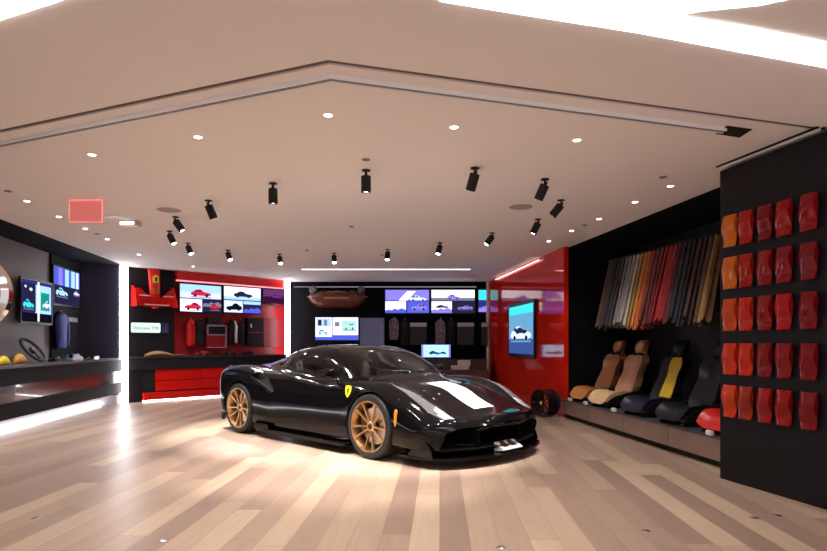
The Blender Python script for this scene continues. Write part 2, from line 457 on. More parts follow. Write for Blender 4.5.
# ---- aero
b = BM()
P = [(1.74, .93), (1.98, .935), (2.16, .91), (2.28, .82), (2.39, .64), (2.47, .40), (2.51, .15), (2.51, 0)]
P = P + [(x, -y) for x, y in P[-2::-1]]
prism(b, P, .085, .105, bev=.004)
link('front_splitter', b, M['paint'], CAR)
for s in (-1, 1):
    b = BM(); prism(b, [(1.84, .10), (2.20, .10), (2.17, .19), (2.08, .29), (2.0, .25), (1.90, .16)], .905 * s, .918 * s, 'y', bev=.003)
    link('aero_fin', b, M['paint'], CAR)
    b = BM()
    P = [(-.90, .86), (-.86, .985), (-.3, .975), (.5, .98), (.90, .985), (.95, .86)]
    prism(b, [(x, y * s) for x, y in P], .085, .125, bev=.006)
    prism(b, [(x, y * s) for x, y in ((-.93, .955), (-.86, 1.0), (-.55, .985), (-.6, .955))], .125, .19, bev=.006)
    link('side_skirt', b, M['paint'], CAR)
    # intake blade and door line
    b = BM(); tube(b, [(-1.05, .955 * s, .79), (-.84, .972 * s, .72), (-.66, .96 * s, .65), (-.55, .94 * s, .585)], .014, 8)
    link('intake_blade', b, M['paint'], CAR)
    b = BM(); tube(b, [(-.95, .93 * s, .835), (-.86, .925 * s, .848), (-.76, .92 * s, .835)], .012, 8)
    link('door_handle', b, M['grey_trim'], CAR)
    # mirror
    b = BM()
    rows = []
    for t, r in ((-.11, .012), (-.09, .045), (-.02, .062), (.05, .060), (.10, .040), (.115, .01)):
        rows.append([(.62 - abs(t) * .25 + math.cos(a) * r * .8, s * (.955 + t * .9), .885 + math.sin(a) * r * .75) for a in [2 * PI * k / 14 for k in range(14)]])
    V = grid(b, rows, closed_v=True)
    for r_ in (V[0], V[-1]): b.faces.new(r_)
    tube(b, [(.60, .80 * s, .81), (.61, .87 * s, .835), (.61, .93 * s, .86)], .014, 8)
    link('side_mirror', b, M['paint'], CAR)
    # badge: yellow enamel shield on the front wing
    b = BM()
    S = [(-.055, .075), (0, .082), (.055, .075), (.06, .02), (.045, -.04), (0, -.085), (-.045, -.04), (-.06, .02)]
    prism(b, [(x, z) for x, z in S], 0, .006, 'y')
    hs = [(-.012, -.05), (-.004, -.02), (-.022, -.008), (-.012, .008), (-.026, .03), (-.006, .028), (.002, .052), (.014, .05), (.010, .03), (.024, .02), (.012, .005), (.020, -.012), (.006, -.018), (.004, -.05)]
    prism(b, hs, .006 if s > 0 else -.002, .008 if s > 0 else 0, 'y', mi=1)
    o = link('wing_badge', b, [M['yellow'], M['matte_black']], CAR); o['label'] = 'yellow shield badge'
    o.scale = (.8, 1, .8); o.location = (.985, (.952 if s > 0 else -.958), .695); o.rotation_euler = (math.radians(9) * -s * -1, 0, 0)
    # side marker
    b = BM(); prism(b, [(1.715, .40), (1.735, .375), (1.752, .40), (1.752, .54), (1.735, .56), (1.715, .52)], .95 * s, .972 * s, 'y', bev=.004); o = link('side_marker', b, M['amber'], CAR); o['label'] = 'amber side marker lamp'
    # arch lip
    for (ax, ar, yy) in ((1.325, .374, .958), (-1.325, .380, .974)):
        b = BM(); pts = []
        for k in range(25):
            a = math.radians(-8 + 196 * k / 24)
            xx, zz = ax + math.cos(a) * ar, .345 + math.sin(a) * ar
            pts.append((xx, s * (yy - .02 * max(0, math.sin(a)) ** 2), zz))
        tube(b, pts, .007, 6); link('wheel_arch_lip', b, M['paint'], CAR)
    # tail lamp
    b = BM(); lathe(b, [(0, -2.13), (.055, -2.13), (.07, -2.11), (.07, -2.04)], 24, 'x', (0, .62 * s, .70)); link('tail_lamp', b, M['caliper'], CAR)
# front grille, struts and number board
b = BM(); box(b, 1.905, 1.93, -.80, .80, .18, .335)
for k in range(9): box(b, 1.93, 1.95, -.78, .78, .19 + k * .016, .194 + k * .016)
for y in (-.36, .36): prism(b, [(1.93, .17), (2.33, .17), (2.30, .34), (1.93, .34)], y - .012, y + .012, 'y')
link('front_grille', b, M['carbon'], CAR)
b = BM(); prism(b, [(2.34, .108), (2.46, .125), (2.46, .135), (2.34, .20)], -.14, .20, 'y')
for k in range(2): prism(b, [(2.35, .196), (2.43, .154), (2.43, .158), (2.35, .200)], -.08 + .13 * k, .0 + .13 * k, 'y', mi=1)
o = link('front_plate', b, [M['white_paint'], M['caliper']], CAR); o['label'] = 'white plate with red marks in the front intake'
b = BM(); tube(b, [(1.96, -.60, .215), (2.1, -.55, .20), (2.24, -.40, .19), (2.3, -.30, .185)], .012, 6); link('intake_flap', b, M['carbon'], CAR)
# rear spoiler, diffuser, exhausts
b = BM(); rows = []
for y in [-.80 + 1.6 * k / 20 for k in range(21)]:
    xo = .14 * (abs(y) / .8) ** 2.2; dip = .012 * (1 - (y / .8) ** 2)
    rows.append([(-1.90 + xo, y * .94, .875 - dip), (-2.04 + xo, y * .94, .880 - dip), (-2.10 + xo, y * .94, .895 - dip), (-2.105 + xo, y * .94, .88 - dip), (-2.06 + xo, y * .94, .84 - dip)])
V = grid(b, rows, closed_v=True)
for r_ in (V[0], V[-1]): b.faces.new(r_)
link('rear_spoiler', b, M['paint'], CAR)
b = BM(); prism(b, [(-1.70, .14), (-2.12, .30), (-2.12, .40), (-1.70, .30)], -.78, .78, 'y')
for y in (-.6, -.3, 0, .3, .6): prism(b, [(-1.72, .10), (-2.16, .20), (-2.16, .38), (-1.72, .2)], y - .008, y + .008, 'y')
link('diffuser', b, M['carbon'], CAR)
# bright rear quarter edge (bumper corner)
for s in (-1, 1):
    b = BM(); prism(b, [(-2.04, .84 * s), (-1.78, .955 * s), (-1.74, .93 * s), (-2.02, .70 * s)], .15, .22, bev=.005); link('rear_bumper_corner', b, M['carbon'], CAR)
    b = BM(); lathe(b, [(.042, -2.06), (.042, -2.16), (.050, -2.16), (.050, -2.06)], 24, 'x', (0, .38 * s, .46), cap=False); link('exhaust_tip', b, M['steel'], CAR)
# cabin
b = BM(); box(b, -.55, .98, -.80, .80, .14, .20); prism(b, [(.55, .60), (.98, .60), (1.02, .82), (.62, .83), (.52, .78)], -.66, .66, 'y', bev=.02)
box(b, -.66, -.58, -.62, .62, .2, .92)
link('dashboard', b, M['leather_dark'], CAR)
for s in (-1, 1):
    b = BM()
    box(b, -.28, .22, s * .38 - .24, s * .38 + .24, .22, .36, bev=.05)
    prism(b, [(-.20, .34), (-.34, .34), (-.52, .84), (-.54, 1.0), (-.44, 1.02), (-.38, .84)], s * .38 - .22, s * .38 + .22, 'y', bev=.04)
    link('seat', b, M['grey_trim'], CAR)
b = BM(); tube(b, [(.46, .38 + .165 * math.cos(a), .70 + .165 * math.sin(a)) for a in [2 * PI * k / 24 for k in range(24)]], .013, 8, closed=True)
box(b, .455, .475, .36, .40, .56, .84); box(b, .455, .475, .22, .54, .68, .72); box(b, .46, .60, .35, .41, .67, .73)
link('steering_wheel', b, M['leather_dark'], CAR)
b = BM()
for s in (-1, 1): tube(b, [(1.06, s * .08, .89), (.93, s * .35, .895), (.90, s * .42, .905)], .008, 6)
link('wiper', b, M['matte_black'], CAR)
SPOT_W, DOWN_W, FILL_W, AMB = 215, 74, 55, .52
# ================================================================== the room
def floor_mat():
    m = bpy.data.materials.new('oak_planks'); m.use_nodes = True; nt = m.node_tree; b = nt.nodes['Principled BSDF']
    N = nt.nodes.new; L = nt.links.new
    tc = N('ShaderNodeTexCoord'); mp = N('ShaderNodeMapping'); mp.inputs['Rotation'].default_value = (0, 0, math.radians(2.5))
    L(tc.outputs['Object'], mp.inputs[0]); sx = N('ShaderNodeSeparateXYZ'); L(mp.outputs[0], sx.inputs[0])
    def mth(op, a, bb=None):
        n = N('ShaderNodeMath'); n.operation = op
        for i, v in enumerate((a, bb)):
            if v is None: continue
            if isinstance(v, (int, float)): n.inputs[i].default_value = v
            else: L(v, n.inputs[i])
        return n.outputs[0]
    u = mth('DIVIDE', sx.outputs[0], .185); row = mth('FLOOR', u)
    wn = N('ShaderNodeTexWhiteNoise'); wn.noise_dimensions = '1D'; L(row, wn.inputs['W'])
    v = mth('ADD', mth('DIVIDE', sx.outputs[1], 2.6), mth('MULTIPLY', wn.outputs['Value'], 7.0)); cell = mth('FLOOR', v)
    cb = N('ShaderNodeCombineXYZ'); L(row, cb.inputs[0]); L(cell, cb.inputs[1])
    w2 = N('ShaderNodeTexWhiteNoise'); w2.noise_dimensions = '2D'; L(cb.outputs[0], w2.inputs['Vector'])
    rp = N('ShaderNodeValToRGB'); cr = rp.color_ramp
    cols = [(0, (.29, .195, .15)), (.25, (.35, .245, .185)), (.5, (.40, .285, .21)), (.75, (.45, .325, .235)), (1, (.52, .385, .27))]
    cr.elements[0].color = (*cols[0][1], 1); cr.elements[1].color = (*cols[-1][1], 1)
    for p, c in cols[1:-1]: e = cr.elements.new(p); e.color = (*c, 1)
    L(w2.outputs['Value'], rp.inputs[0])
    # grain
    m2 = N('ShaderNodeMapping'); m2.inputs['Scale'].default_value = (22, 1.3, 1); L(mp.outputs[0], m2.inputs[0])
    ad = N('ShaderNodeVectorMath'); ad.operation = 'ADD'; L(m2.outputs[0], ad.inputs[0]); L(w2.outputs['Color'], ad.inputs[1])
    nz = N('ShaderNodeTexNoise'); nz.inputs['Scale'].default_value = 1.6; nz.inputs['Detail'].default_value = 5; nz.inputs['Distortion'].default_value = .6; L(ad.outputs[0], nz.inputs['Vector'])
    mx = N('ShaderNodeMixRGB'); mx.blend_type = 'MULTIPLY'; mx.inputs[0].default_value = .35
    r2 = N('ShaderNodeValToRGB'); r2.color_ramp.elements[0].position = .3; r2.color_ramp.elements[1].position = .7; r2.color_ramp.elements[0].color = (.55, .5, .48, 1)
    L(nz.outputs['Fac'], r2.inputs[0]); L(rp.outputs[0], mx.inputs[1]); L(r2.outputs[0], mx.inputs[2])
    # joints
    fu = mth('FRACT', u); fv = mth('FRACT', v)
    ju = mth('LESS_THAN', mth('MINIMUM', fu, mth('SUBTRACT', 1.0, fu)), .010); jv = mth('LESS_THAN', mth('MINIMUM', fv, mth('SUBTRACT', 1.0, fv)), .0012)
    j = mth('MAXIMUM', ju, jv)
    m3 = N('ShaderNodeMixRGB'); m3.blend_type = 'MULTIPLY'; L(mth('MULTIPLY', j, .45), m3.inputs[0]); m3.inputs[2].default_value = (.25, .2, .18, 1); L(mx.outputs[0], m3.inputs[1])
    L(m3.outputs[0], b.inputs['Base Color'])
    rr = N('ShaderNodeMapRange'); rr.inputs['To Min'].default_value = .30; rr.inputs['To Max'].default_value = .44; L(nz.outputs['Fac'], rr.inputs[0]); L(rr.outputs[0], b.inputs['Roughness'])
    b.inputs['Specular IOR Level'].default_value = .5
    return m
M['floor'] = floor_mat()
M['ceil'] = mat('ceiling_paint', (.93, .88, .87), .85)
M['alcove_black'] = mat('alcove_black', (.003, .003, .0045), .75, spec=.15, noise=.1, nscale=5)
M['panel_black'] = mat('panel_black', (.0075, .006, .0085), .5, spec=.25, noise=.08, nscale=6)
M['wall_grey'] = mat('grey_wall_paint', (.17, .155, .165), .55)
M['aubergine'] = mat('dark_violet_grey', (.022, .018, .040), .45, spec=.3)
M['red_glass'] = mat('red_gloss_glass', (.72, .020, .008), .06, spec=.45)
M['red_lacquer'] = mat('red_lacquer', (.72, .010, .007), .25, coat=.3)
M['red_deep'] = mat('deep_red_wall', (.34, .006, .010), .4)
M['alu'] = mat('aluminium', (.92, .92, .95), .4)
M['brown_gloss'] = mat('brown_gloss', (.06, .035, .032), .16, coat=.6)
M['front_dark'] = mat('dark_cabinet_front', (.004, .003, .005), .6, spec=.2)
M['top_grey'] = mat('grey_worktop', (.07, .06, .07), .35)
M['kick_grey'] = mat('pale_grey_kick', (.42, .40, .42), .5)
M['plinth_wood'] = mat('taupe_plinth', (.30, .20, .155), .35, noise=.12, nscale=4)
M['platform_top'] = mat('platform_top', (.060, .055, .065), .35)
LED = glow(255, 250, 255, 9.0); LEDS = glow(255, 250, 255, 5.0)

b = BM(); box(b, -11, 7, -5, 17, -.12, 0); tag(link('floor', b, M['floor'], smooth=False), kind='structure')
# ceiling: shop side and mall side, parted by the dark folded slot over the shop front
SL, SA, SR = (-8.0, 6.54), (-.48, 3.35), (7.0, 5.63)
b = BM(); prism(b, [(SL[0], SL[1] + .055), (SA[0], SA[1] + .055), (SR[0], SR[1] + .055), (7, 17), (-8, 17)], CEIL, CEIL + .15, 'z')
tag(link('ceiling', b, M['ceil'], smooth=False), kind='structure')
b = BM(); prism(b, [(-11, 6.54), SL, SA, SR, (7, -.6), (-11, -.6)], CEIL, CEIL + .15, 'z')
tag(link('ceiling', b, M['ceil'], smooth=False), kind='structure')
b = BM(); prism(b, [(SL[0], SL[1] + .001), (SA[0], SA[1] + .001), (SR[0], SR[1] + .001), (SR[0], SR[1] + .054), (SA[0], SA[1] + .054), (SL[0], SL[1] + .054)], CEIL + .012, CEIL + .04, 'z')
tag(link('trim_1', b, mat('slot_brown', (.16, .11, .10), .7), smooth=False), kind='structure')
def rail_poly(L_, A_, R_, w):
    return [L_, A_, R_, (R_[0], R_[1] + w), (A_[0], A_[1] + w), (L_[0], L_[1] + w)]
L_, A_, R_ = (-7.5, 6.53), (-.49, 3.52), (2.30, 4.40)
t = empty('door_track', (-.49, 3.52, CEIL)); tag(t, 'silver V-shaped sliding door track under the ceiling above the shop front', 'track')
rel = lambda P: [(x + .49, y - 3.52) for x, y in P]
b = BM(); prism(b, rel(rail_poly(L_, A_, R_, .014)), -.024, 0, 'z'); prism(b, rel(rail_poly((L_[0], L_[1] + .056), (A_[0], A_[1] + .056), (R_[0], R_[1] + .056), .010)), -.022, 0, 'z'); link('rail', b, M['alu'], t, smooth=False)
b = BM(); prism(b, rel(rail_poly((L_[0], L_[1] + .012), (A_[0], A_[1] + .012), (R_[0], R_[1] + .012), .045)), -.018, 0, 'z'); link('channel', b, mat('track_channel', (.22, .22, .26), .5), t, smooth=False)
b = BM(); prism(b, rel([(2.28, 4.36), (2.50, 4.43), (2.50, 4.60), (2.28, 4.52)]), -.006, 0, 'z'); link('end_pocket', b, M['mesh_dark'], t, smooth=False)
# luminous mall ceiling
def lum(pts, lab):
    P = [ceil_pt(x, y) for x, y in pts]; c = (sum(p[0] for p in P) / len(P), sum(p[1] for p in P) / len(P))
    b = BM(); prism(b, [(x - c[0], y - c[1]) for x, y in P], -.012, 0, 'z')
    o = link('luminous_ceiling_panel', b, MALL, smooth=False, loc=(c[0], c[1], CEIL)); tag(o, lab, 'ceiling light')
MALL = glow(255, 252, 250, 4.0)
lum([(440, -1), (520, 12), (640, 31), (740, 50), (827, 66), (900, 80), (900, 58), (827, 43), (740, 26), (690, 18), (672, 14), (700, 9), (760, 3), (830, -12), (700, -60), (420, -60)], 'large curved white luminous ceiling band at the upper right')
lum([(0, 18), (56, 0), (110, -22), (60, -90), (-160, -60), (-120, 55)], 'white luminous ceiling panel at the upper left corner')
# left display alcove
LW = Wall((-5.27, 7.65), (-5.88, 12.15)); LB = Wall((-6.05, 8.78), (-6.60, 11.76))
EW = Wall((-6.60, 11.76), (-5.90, 12.15))
def wall_box(name, W, s0, s1, z0, z1, m, th=.1, kind='structure', front=0.0):
    """box on the plane W between s0 and s1 (metres from A along B), its face at the plane"""
    p = W.A + W.u * ((s0 + s1) / 2); h = abs(s1 - s0) / 2
    b = BM(); box(b, -h, h, -front, th, z0, z1)
    o = link(name, b, m, smooth=False, loc=(p.x, p.y, 0), rotz=W.rot)
    if kind: o['kind'] = kind
    return o
def sx(W, px): return (W.hit(px) - W.A).dot(W.u)
wall_box('wall_left', LB, -6.2, sx(LB, 49.5), 0, CEIL, M['wall_grey'])
wall_box('trim_2', LB, sx(LB, 49.5), LB.L + .08, 0, CEIL, M['alcove_black'], front=.03)
wall_box('wall_left_end', EW, -.02, EW.L + .02, 0, CEIL, M['aubergine'], th=.06)
b = BM(); q = lambda W, s, o=0: tuple(W.A + W.u * s + W.n * o)
prism(b, [q(LW, -4.5), q(LW, LW.L + .15), q(LB, LB.L + .15, -.0), q(LB, -6.2, 0)], CEIL - .012, CEIL, 'z'); tag(link('trim_3', b, M['alcove_black'], smooth=False), kind='structure')
# the floating counter
def slab(b, y0, y1, z0, z1): prism(b, [(-ch, y0), (ch - .44 * max(0, y0), y0), (ch - .44 * y1, y1), (-ch, max(y0 + .01, y1 * .58))], z0, z1, 'z')
cs0, cs1 = -3.5, LW.L - .02; cc = LW.A + LW.u * ((cs0 + cs1) / 2); ch = (cs1 - cs0) / 2
cnt = empty('display_counter', (cc.x, cc.y, 0), LW.rot); tag(cnt, 'long dark floating display counter with a brown band along the left wall', 'counter')
b = BM(); slab(b, -.02, .66, .885, .92); link('worktop', b, M['top_grey'], cnt)
b = BM(); slab(b, 0, .62, .66, .885); link('upper_cabinet', b, M['front_dark'], cnt, smooth=False)
b = BM(); slab(b, .03, .60, .43, .66); link('glossy_band', b, M['brown_gloss'], cnt, smooth=False)
b = BM(); slab(b, 0, .62, .22, .43); link('lower_cabinet', b, M['front_dark'], cnt, smooth=False)
b = BM(); slab(b, .34, .60, 0, .22); link('kick_panel', b, M['kick_grey'], cnt, smooth=False)
b = BM(); slab(b, .28, .32, .015, .045); link('glow_strip', b, LED, cnt, smooth=False)
b = BM(); prism(b, [(ch - .36, -.0), (ch - .10, -.0), (ch - .1, .3), (ch - .36, .3)], 0, .20, 'z'); link('end_support', b, M['kick_grey'], cnt, smooth=False)
# light columns
def column(px, W_, wdt, lab):
    x, y = W_
    b = BM(); box(b, -wdt / 2, wdt / 2, -.02, .04, 0, CEIL - .01, bev=.004); o = link('light_column', b, LED, loc=(x, y, 0)); tag(o, lab, 'light')
column(0, ((123.6 - CX) / 600 * 12.12, 12.12), .15, 'tall white glowing light column at the end of the left counter')
column(0, ((287.4 - CX) / 600 * 15.02, 15.02), .12, 'slim white glowing light column between the red bay and the black back wall')
# red bay
BY = Wall((-5.93, 12.22), (-3.22, 15.05))
sA, sR, sE = 0.0, sx(BY, 177), BY.L + .0
wall_box('wall_back_left', Wall(q(BY, 0, -.12), q(BY, sR, -.12)), -.15, sR, 0, CEIL, M['panel_black'], th=.5)
RB = Wall(q(BY, sR, -.34), q(BY, sE, -.34))
wall_box('wall_back_red', RB, 0, RB.L + .2, 0, CEIL, M['red_deep'])
t = empty('red_header', (*q(BY, (sR + sE) / 2, 0), 0), BY.rot); hh = (sE - sR) / 2
tag(t, 'glossy red header band above the screens of the red bay', 'header')
b = BM(); box(b, -hh, hh, .0, .30, 2.60, CEIL - .002); link('fascia', b, M['red_lacquer'], t, smooth=False)
b = BM(); box(b, -hh, hh, .02, .05, 2.57, 2.60); link('glow_strip', b, glow(255, 150, 160, 1.0), t, smooth=False)  # added glowing strip stands in for a light reflection under the header
# red bay counter
s0, s1 = .02, sE - .03; c = BY.A + BY.u * ((s0 + s1) / 2) + BY.n * .10; h = (s1 - s0) / 2
cab = empty('red_counter', (c.x, c.y, 0), BY.rot); tag(cab, 'black-topped counter with glossy red drawers in the red bay', 'counter')
x_ = lambda px: sx(BY, px) - (s0 + s1) / 2
xs_ = x_(177) + .012
def ell(b, y0, z0, z1, xa=None): prism(b, [(-h if xa is None else xa, y0), (h, y0), (h, .43), (xs_, .43), (xs_, .215), (-h if xa is None else xa, .215)], z0, z1, 'z')
b = BM(); ell(b, -.02, .90, .935); link('worktop', b, mat('charcoal_top', (.035, .035, .04), .35), cab)
b = BM(); ell(b, 0, .66, .90); link('apron', b, mat('charcoal_apron', (.016, .016, .020), .5, spec=.3), cab, smooth=False)
b = BM(); box(b, -h, x_(141), .02, .21, .0, .66); link('side_panel', b, M['panel_black'], cab, smooth=False)
b = BM(); box(b, x_(141), x_(154), .03, .21, .20, .66); link('side_recess', b, M['mesh_dark'], cab, smooth=False)
for z0, z1 in ((.43, .655), (.21, .42)):
    for (a_, b_) in ((x_(154), x_(200)), (x_(200) + .006, x_(240)), (x_(240) + .006, h)):
        b = BM(); box(b, a_, b_, .02, .21, z0, z1, bev=.004); link('drawer', b, M['red_lacquer'], cab)
b = BM(); box(b, x_(141), h, -.06, .21, .03, .19, bev=.01); link('plinth', b, M['red_lacquer'], cab)
b = BM(); box(b, x_(141), h, .0, .05, .004, .028); link('glow_strip', b, glow(255, 245, 240, 14), cab, smooth=False)
b = BM(); box(b, x_(141), h, .06, .20, .0, .03); link('foot', b, M['mesh_dark'], cab, smooth=False)
# centre back wall
BK = Wall((-3.25, 15.5), (2.2, 15.5))
wall_box('wall_back', BK, -.15, BK.L, 0, CEIL, M['alcove_black'])
b = BM(); box(b, -2.39, 1.21, -.013, .013, -.010, 0); tag(link('glow_line', b, glow(255, 235, 235, 3.5), smooth=False, loc=(0, 12.85, CEIL)), 'long thin white linear light in the ceiling before the back wall', 'ceiling light')
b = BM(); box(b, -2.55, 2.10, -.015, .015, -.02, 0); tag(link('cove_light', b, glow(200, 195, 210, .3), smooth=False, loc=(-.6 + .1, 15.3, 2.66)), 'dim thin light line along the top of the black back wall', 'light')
# glossy red side wall
RW_ = Wall((1.91, 15.55), (2.459, 9.82))
wall_box('wall_right_red', RW_, 0, RW_.L, 0, CEIL - .001, M['red_glass'], th=.08)
b = BM(); box(b, -.03, .03, -.03, .09, 0, CEIL - .002); tag(link('trim_4', b, M['alu'], smooth=False, loc=(1.905, 15.42, 0)), kind='structure')
A0, B0 = RW_.at(497, 272), RW_.at(541, 262); m_ = (A0 + B0) / 2; hb = (Vector(B0[:2]) - Vector(A0[:2])).length / 2  # added glowing bar imitates a reflection in the red wall, no lamp here
b = BM(); box(b, -hb, hb, -.014, 0, -.03, -.016); tag(link('glow_line', b, glow(255, 225, 225, 1.6), smooth=False, loc=(m_.x + RW_.n.x * .03, m_.y + RW_.n.y * .03, CEIL - .03), rotz=RW_.rot), 'thin white glowing bar in place of a reflection along the top of the glossy red side wall', 'light')
# right alcove
OW = Wall((2.57, 9.87), (3.10, 6.08))
b = BM(); box(b, 2.50, 4.3, 9.88, 9.98, 0, CEIL - .001); tag(link('wall_right_end', b, M['alcove_black'], smooth=False), kind='structure')
AB = Wall((3.62, 9.9), (4.30, 5.0)); wall_box('wall_right', AB, -.1, AB.L, 0, CEIL - .001, M['panel_black'])
b = BM(); prism(b, [(2.565, 9.88), (3.62, 9.9), (4.30, 5.0), (3.2, 5.36)], CEIL - .014, CEIL - .002, 'z'); tag(link('trim_5', b, M['alcove_black'], smooth=False), kind='structure')
PL = Wall((2.44, 9.88), (2.985, 5.66))
c = PL.A + PL.u * PL.L / 2; t = empty('seat_platform', (c.x, c.y, 0), PL.rot); tag(t, 'low taupe platform with a dark top carrying the car seats', 'platform'); h = PL.L / 2
b = BM(); box(b, -h, h, -.02, .95, .285, .30, bev=.003); link('deck', b, M['platform_top'], t)
for k in range(4):
    b = BM(); box(b, -h + k * 2 * h / 4 + .004, -h + (k + 1) * 2 * h / 4 - .004, .0, .10, .07, .285, bev=.002); link('front_panel', b, M['plinth_wood'], t)
b = BM(); box(b, -h + .02, h - .02, .06, .9, 0, .07); link('kick', b, M['mesh_dark'], t, smooth=False)
# the tile wall
TW = Wall((2.77, 5.42), (3.022, 4.375))
wall_box('wall_right_front', TW, 0, TW.L, 0, CEIL - .03, M['panel_black'], th=.12)
b = BM(); box(b, 3.028, 3.9, 4.28, 4.40, 0, CEIL - .001); tag(link('wall_right_return', b, M['wall_grey'], smooth=False), kind='structure')
b = BM(); box(b, 2.95, 4.4, 5.40, 5.46, 0, CEIL - .001); tag(link('wall_right_divider', b, M['alcove_black'], smooth=False), kind='structure')
t = empty('panel_track', (*q(TW, TW.L / 2, .02), CEIL), TW.rot); tag(t, 'thin double track in the ceiling above the black sample wall', 'track')
for y in (-.06, .0): 
    b = BM(); box(b, -.50, .52, y, y + .022, -.012, 0); link('rail', b, M['mesh_dark'], t, smooth=False)
b = BM(); box(b, -.50, .50, -.036, -.002, -.022, 0); link('guide', b, M['alu'], t, smooth=False)
# ================================================================== ceiling fittings and their light
def spot(name, loc, d, energy, deg, blend=.5, size=.03, col=(1, .95, .91), parent=None):
    l = bpy.data.lights.new(name, 'SPOT'); l.energy = energy; l.spot_size = math.radians(deg); l.spot_blend = blend; l.shadow_soft_size = size; l.color = col
    o = bpy.data.objects.new(name, l); COL.objects.link(o); o.location = loc
    o.rotation_euler = Vector(d).to_track_quat('-Z', 'Y').to_euler(); 
    if parent: o.parent = parent
    return o
HEADS = [(366, 170), (273, 183), (208.5, 200.3), (475, 167.7), (545, 179), (561, 200), (538, 219), (492, 232.7), (440, 242.6), (387.8, 249.4), (334, 253), (279.4, 254), (228, 250), (188, 243), (169.7, 231), (175.6, 216.7)]
HLAB = ['hanging over the middle of the room nearest the camera, straight down', 'straight down, left of the nearest central one', 'leaning slightly right, third from the centre on the left', 'leaning slightly left, at the front right of the ring',
 'second from the front on the right of the ring', 'leaning left, outermost on the right of the ring', 'upright, just below the outermost right one', 'tilted strongly left before the red wall', 'above the right end of the ceiling line light',
 'above the middle of the ceiling line light', 'above the left part of the ceiling line light', 'small and far, above the slim light column', 'small and far, above the red bay screens', 'tilted right, farthest back on the left', 'tilted right, outermost on the left of the ring', 'tilted strongly right beside the round ceiling speaker']
TARGET = Vector((-.75, 7.7, .5))
def head_meshes():
    t = empty('track_spotlight')
    b = BM(); lathe(b, [(0, 0), (.038, 0), (.040, -.004), (.040, -.010), (0, -.010)], 24); tube(b, [(0, 0, -.008), (0, 0, -.05)], .009, 8); link('mount', b, M['matte_black'], t)
    b = BM(); lathe(b, [(0, .0), (.040, .0), (.045, -.006), (.045, -.150), (.040, -.152), (.038, -.135), (.0, -.130)], 28)
    box(b, -.012, .012, -.012, .012, -.01, .03)
    hd = link('lamp_head', b, M['matte_black'], t); hd.location = (0, 0, -.055)
    b = BM(); lathe(b, [(0, -.137), (.036, -.139), (.036, -.134), (0, -.132)], 20); link('lens', b, glow(255, 244, 232, 14), hd)
    return t
proto = head_meshes()
for i, (px, py) in enumerate(HEADS):
    t = proto if i == 0 else copy_tree(proto)
    x, y = ceil_pt(px, py); t.location = (x, y, CEIL)
    d = TARGET - Vector((x, y, CEIL)); d = (Vector((0, 0, -1)) * .42 + d.normalized() * .58).normalized()
    if i in (0, 1): d = Vector((0, .04, -1))
    if i in (5, 7): d = (d + Vector((-.28, 0, 0))).normalized()
    if i == 15: d = (d + Vector((.2, 0, 0))).normalized()
    hd = [c for c in t.children if c.name.startswith('lamp_head')][0]
    hd.rotation_euler = (-d).to_track_quat('Z', 'Y').to_euler()
    tag(t, 'black cylinder spotlight ' + HLAB[i], 'spotlight', 'ceiling spotlights in a ring over the car')
    spot('spot_light', Vector((x, y, CEIL - .055)) + d * .16, d, SPOT_W, 62, .6, .035)
DOWN = [(328, 115), (198, 137), (454, 127), (92, 154.6), (577, 140), (27, 201), (59, 216.6), (85.4, 228.6), (107, 239), (670.4, 186), (635, 202), (599, 218.8), (571.7, 230.7), (548.8, 241), (193, 266.5), (139, 254.7)]
DLAB = ['in the middle above the shop front', 'second from left in the front row', 'right of centre in the front row', 'leftmost of the front row', 'rightmost of the front row', 'nearest the left alcove edge', 'left of the hanging red sign', 'below the hanging red sign', 'before the tall light column on the left',
 'nearest of the row by the leather alcove', 'second of the row by the leather alcove', 'middle of the row by the leather alcove', 'fourth of the row by the leather alcove', 'farthest of the row, before the red wall', 'tiny and far above the red bay', 'tiny and far beside the tall light column']
b = BM(); lathe(b, [(0, -.003), (.036, -.003), (.036, 0), (0, 0)], 24); dl0 = link('downlight', b, glow(255, 244, 232, 12))
b = BM(); lathe(b, [(.036, -.004), (.044, -.005), (.046, 0), (.036, 0)], 24, cap=False); tr0 = link('trim_ring', b, M['ceil'], dl0)
for i, (px, py) in enumerate(DOWN):
    o = dl0 if i == 0 else copy_tree(dl0); o.scale = (.82, .82, 1)
    x, y = ceil_pt(px, py); o.location = (x, y, CEIL); tag(o, 'small round recessed ceiling light ' + DLAB[i], 'downlight', 'recessed ceiling lights')
    spot('down_light', (x, y, CEIL - .02), (0, 0, -1), DOWN_W * (.38 if 9 <= i <= 13 else 1.0), 95, .7, .03)
# speakers, sprinklers
b = BM(); lathe(b, [(0, -.006), (.125, -.006), (.135, -.003), (.137, 0), (0, 0)], 36); sp = link('ceiling_speaker', b, mat('speaker_grille', (.42, .35, .33), .8))
for i, (px, py, l) in enumerate(((169, 210, 'round flat ceiling speaker beside the left cluster of spotlights'), (521, 207, 'round flat ceiling speaker beside the right cluster of spotlights'))):
    o = sp if i == 0 else copy_tree(sp); x, y = ceil_pt(px, py); o.location = (x, y, CEIL); tag(o, l, 'speaker', 'ceiling speakers')
b = BM(); lathe(b, [(0, -.008), (.030, -.008), (.036, -.003), (.038, 0), (0, 0)], 20); sp = link('sprinkler_cap', b, mat('sprinkler_cap', (.25, .20, .19), .6))
CAP = [(8, 191, 'at the far left of the ceiling'), (97, 233.7, 'right of the hanging red sign'), (366, 159.5, 'just in front of the nearest spotlight'), (351.5, 226.5, 'in the middle of the spotlight ring'), (307, 250, 'between two far spotlights at the back left'), (382, 255, 'behind a far central spotlight'), (663, 177, 'nearest the leather alcove'), (584.8, 225, 'along the leather alcove row')]
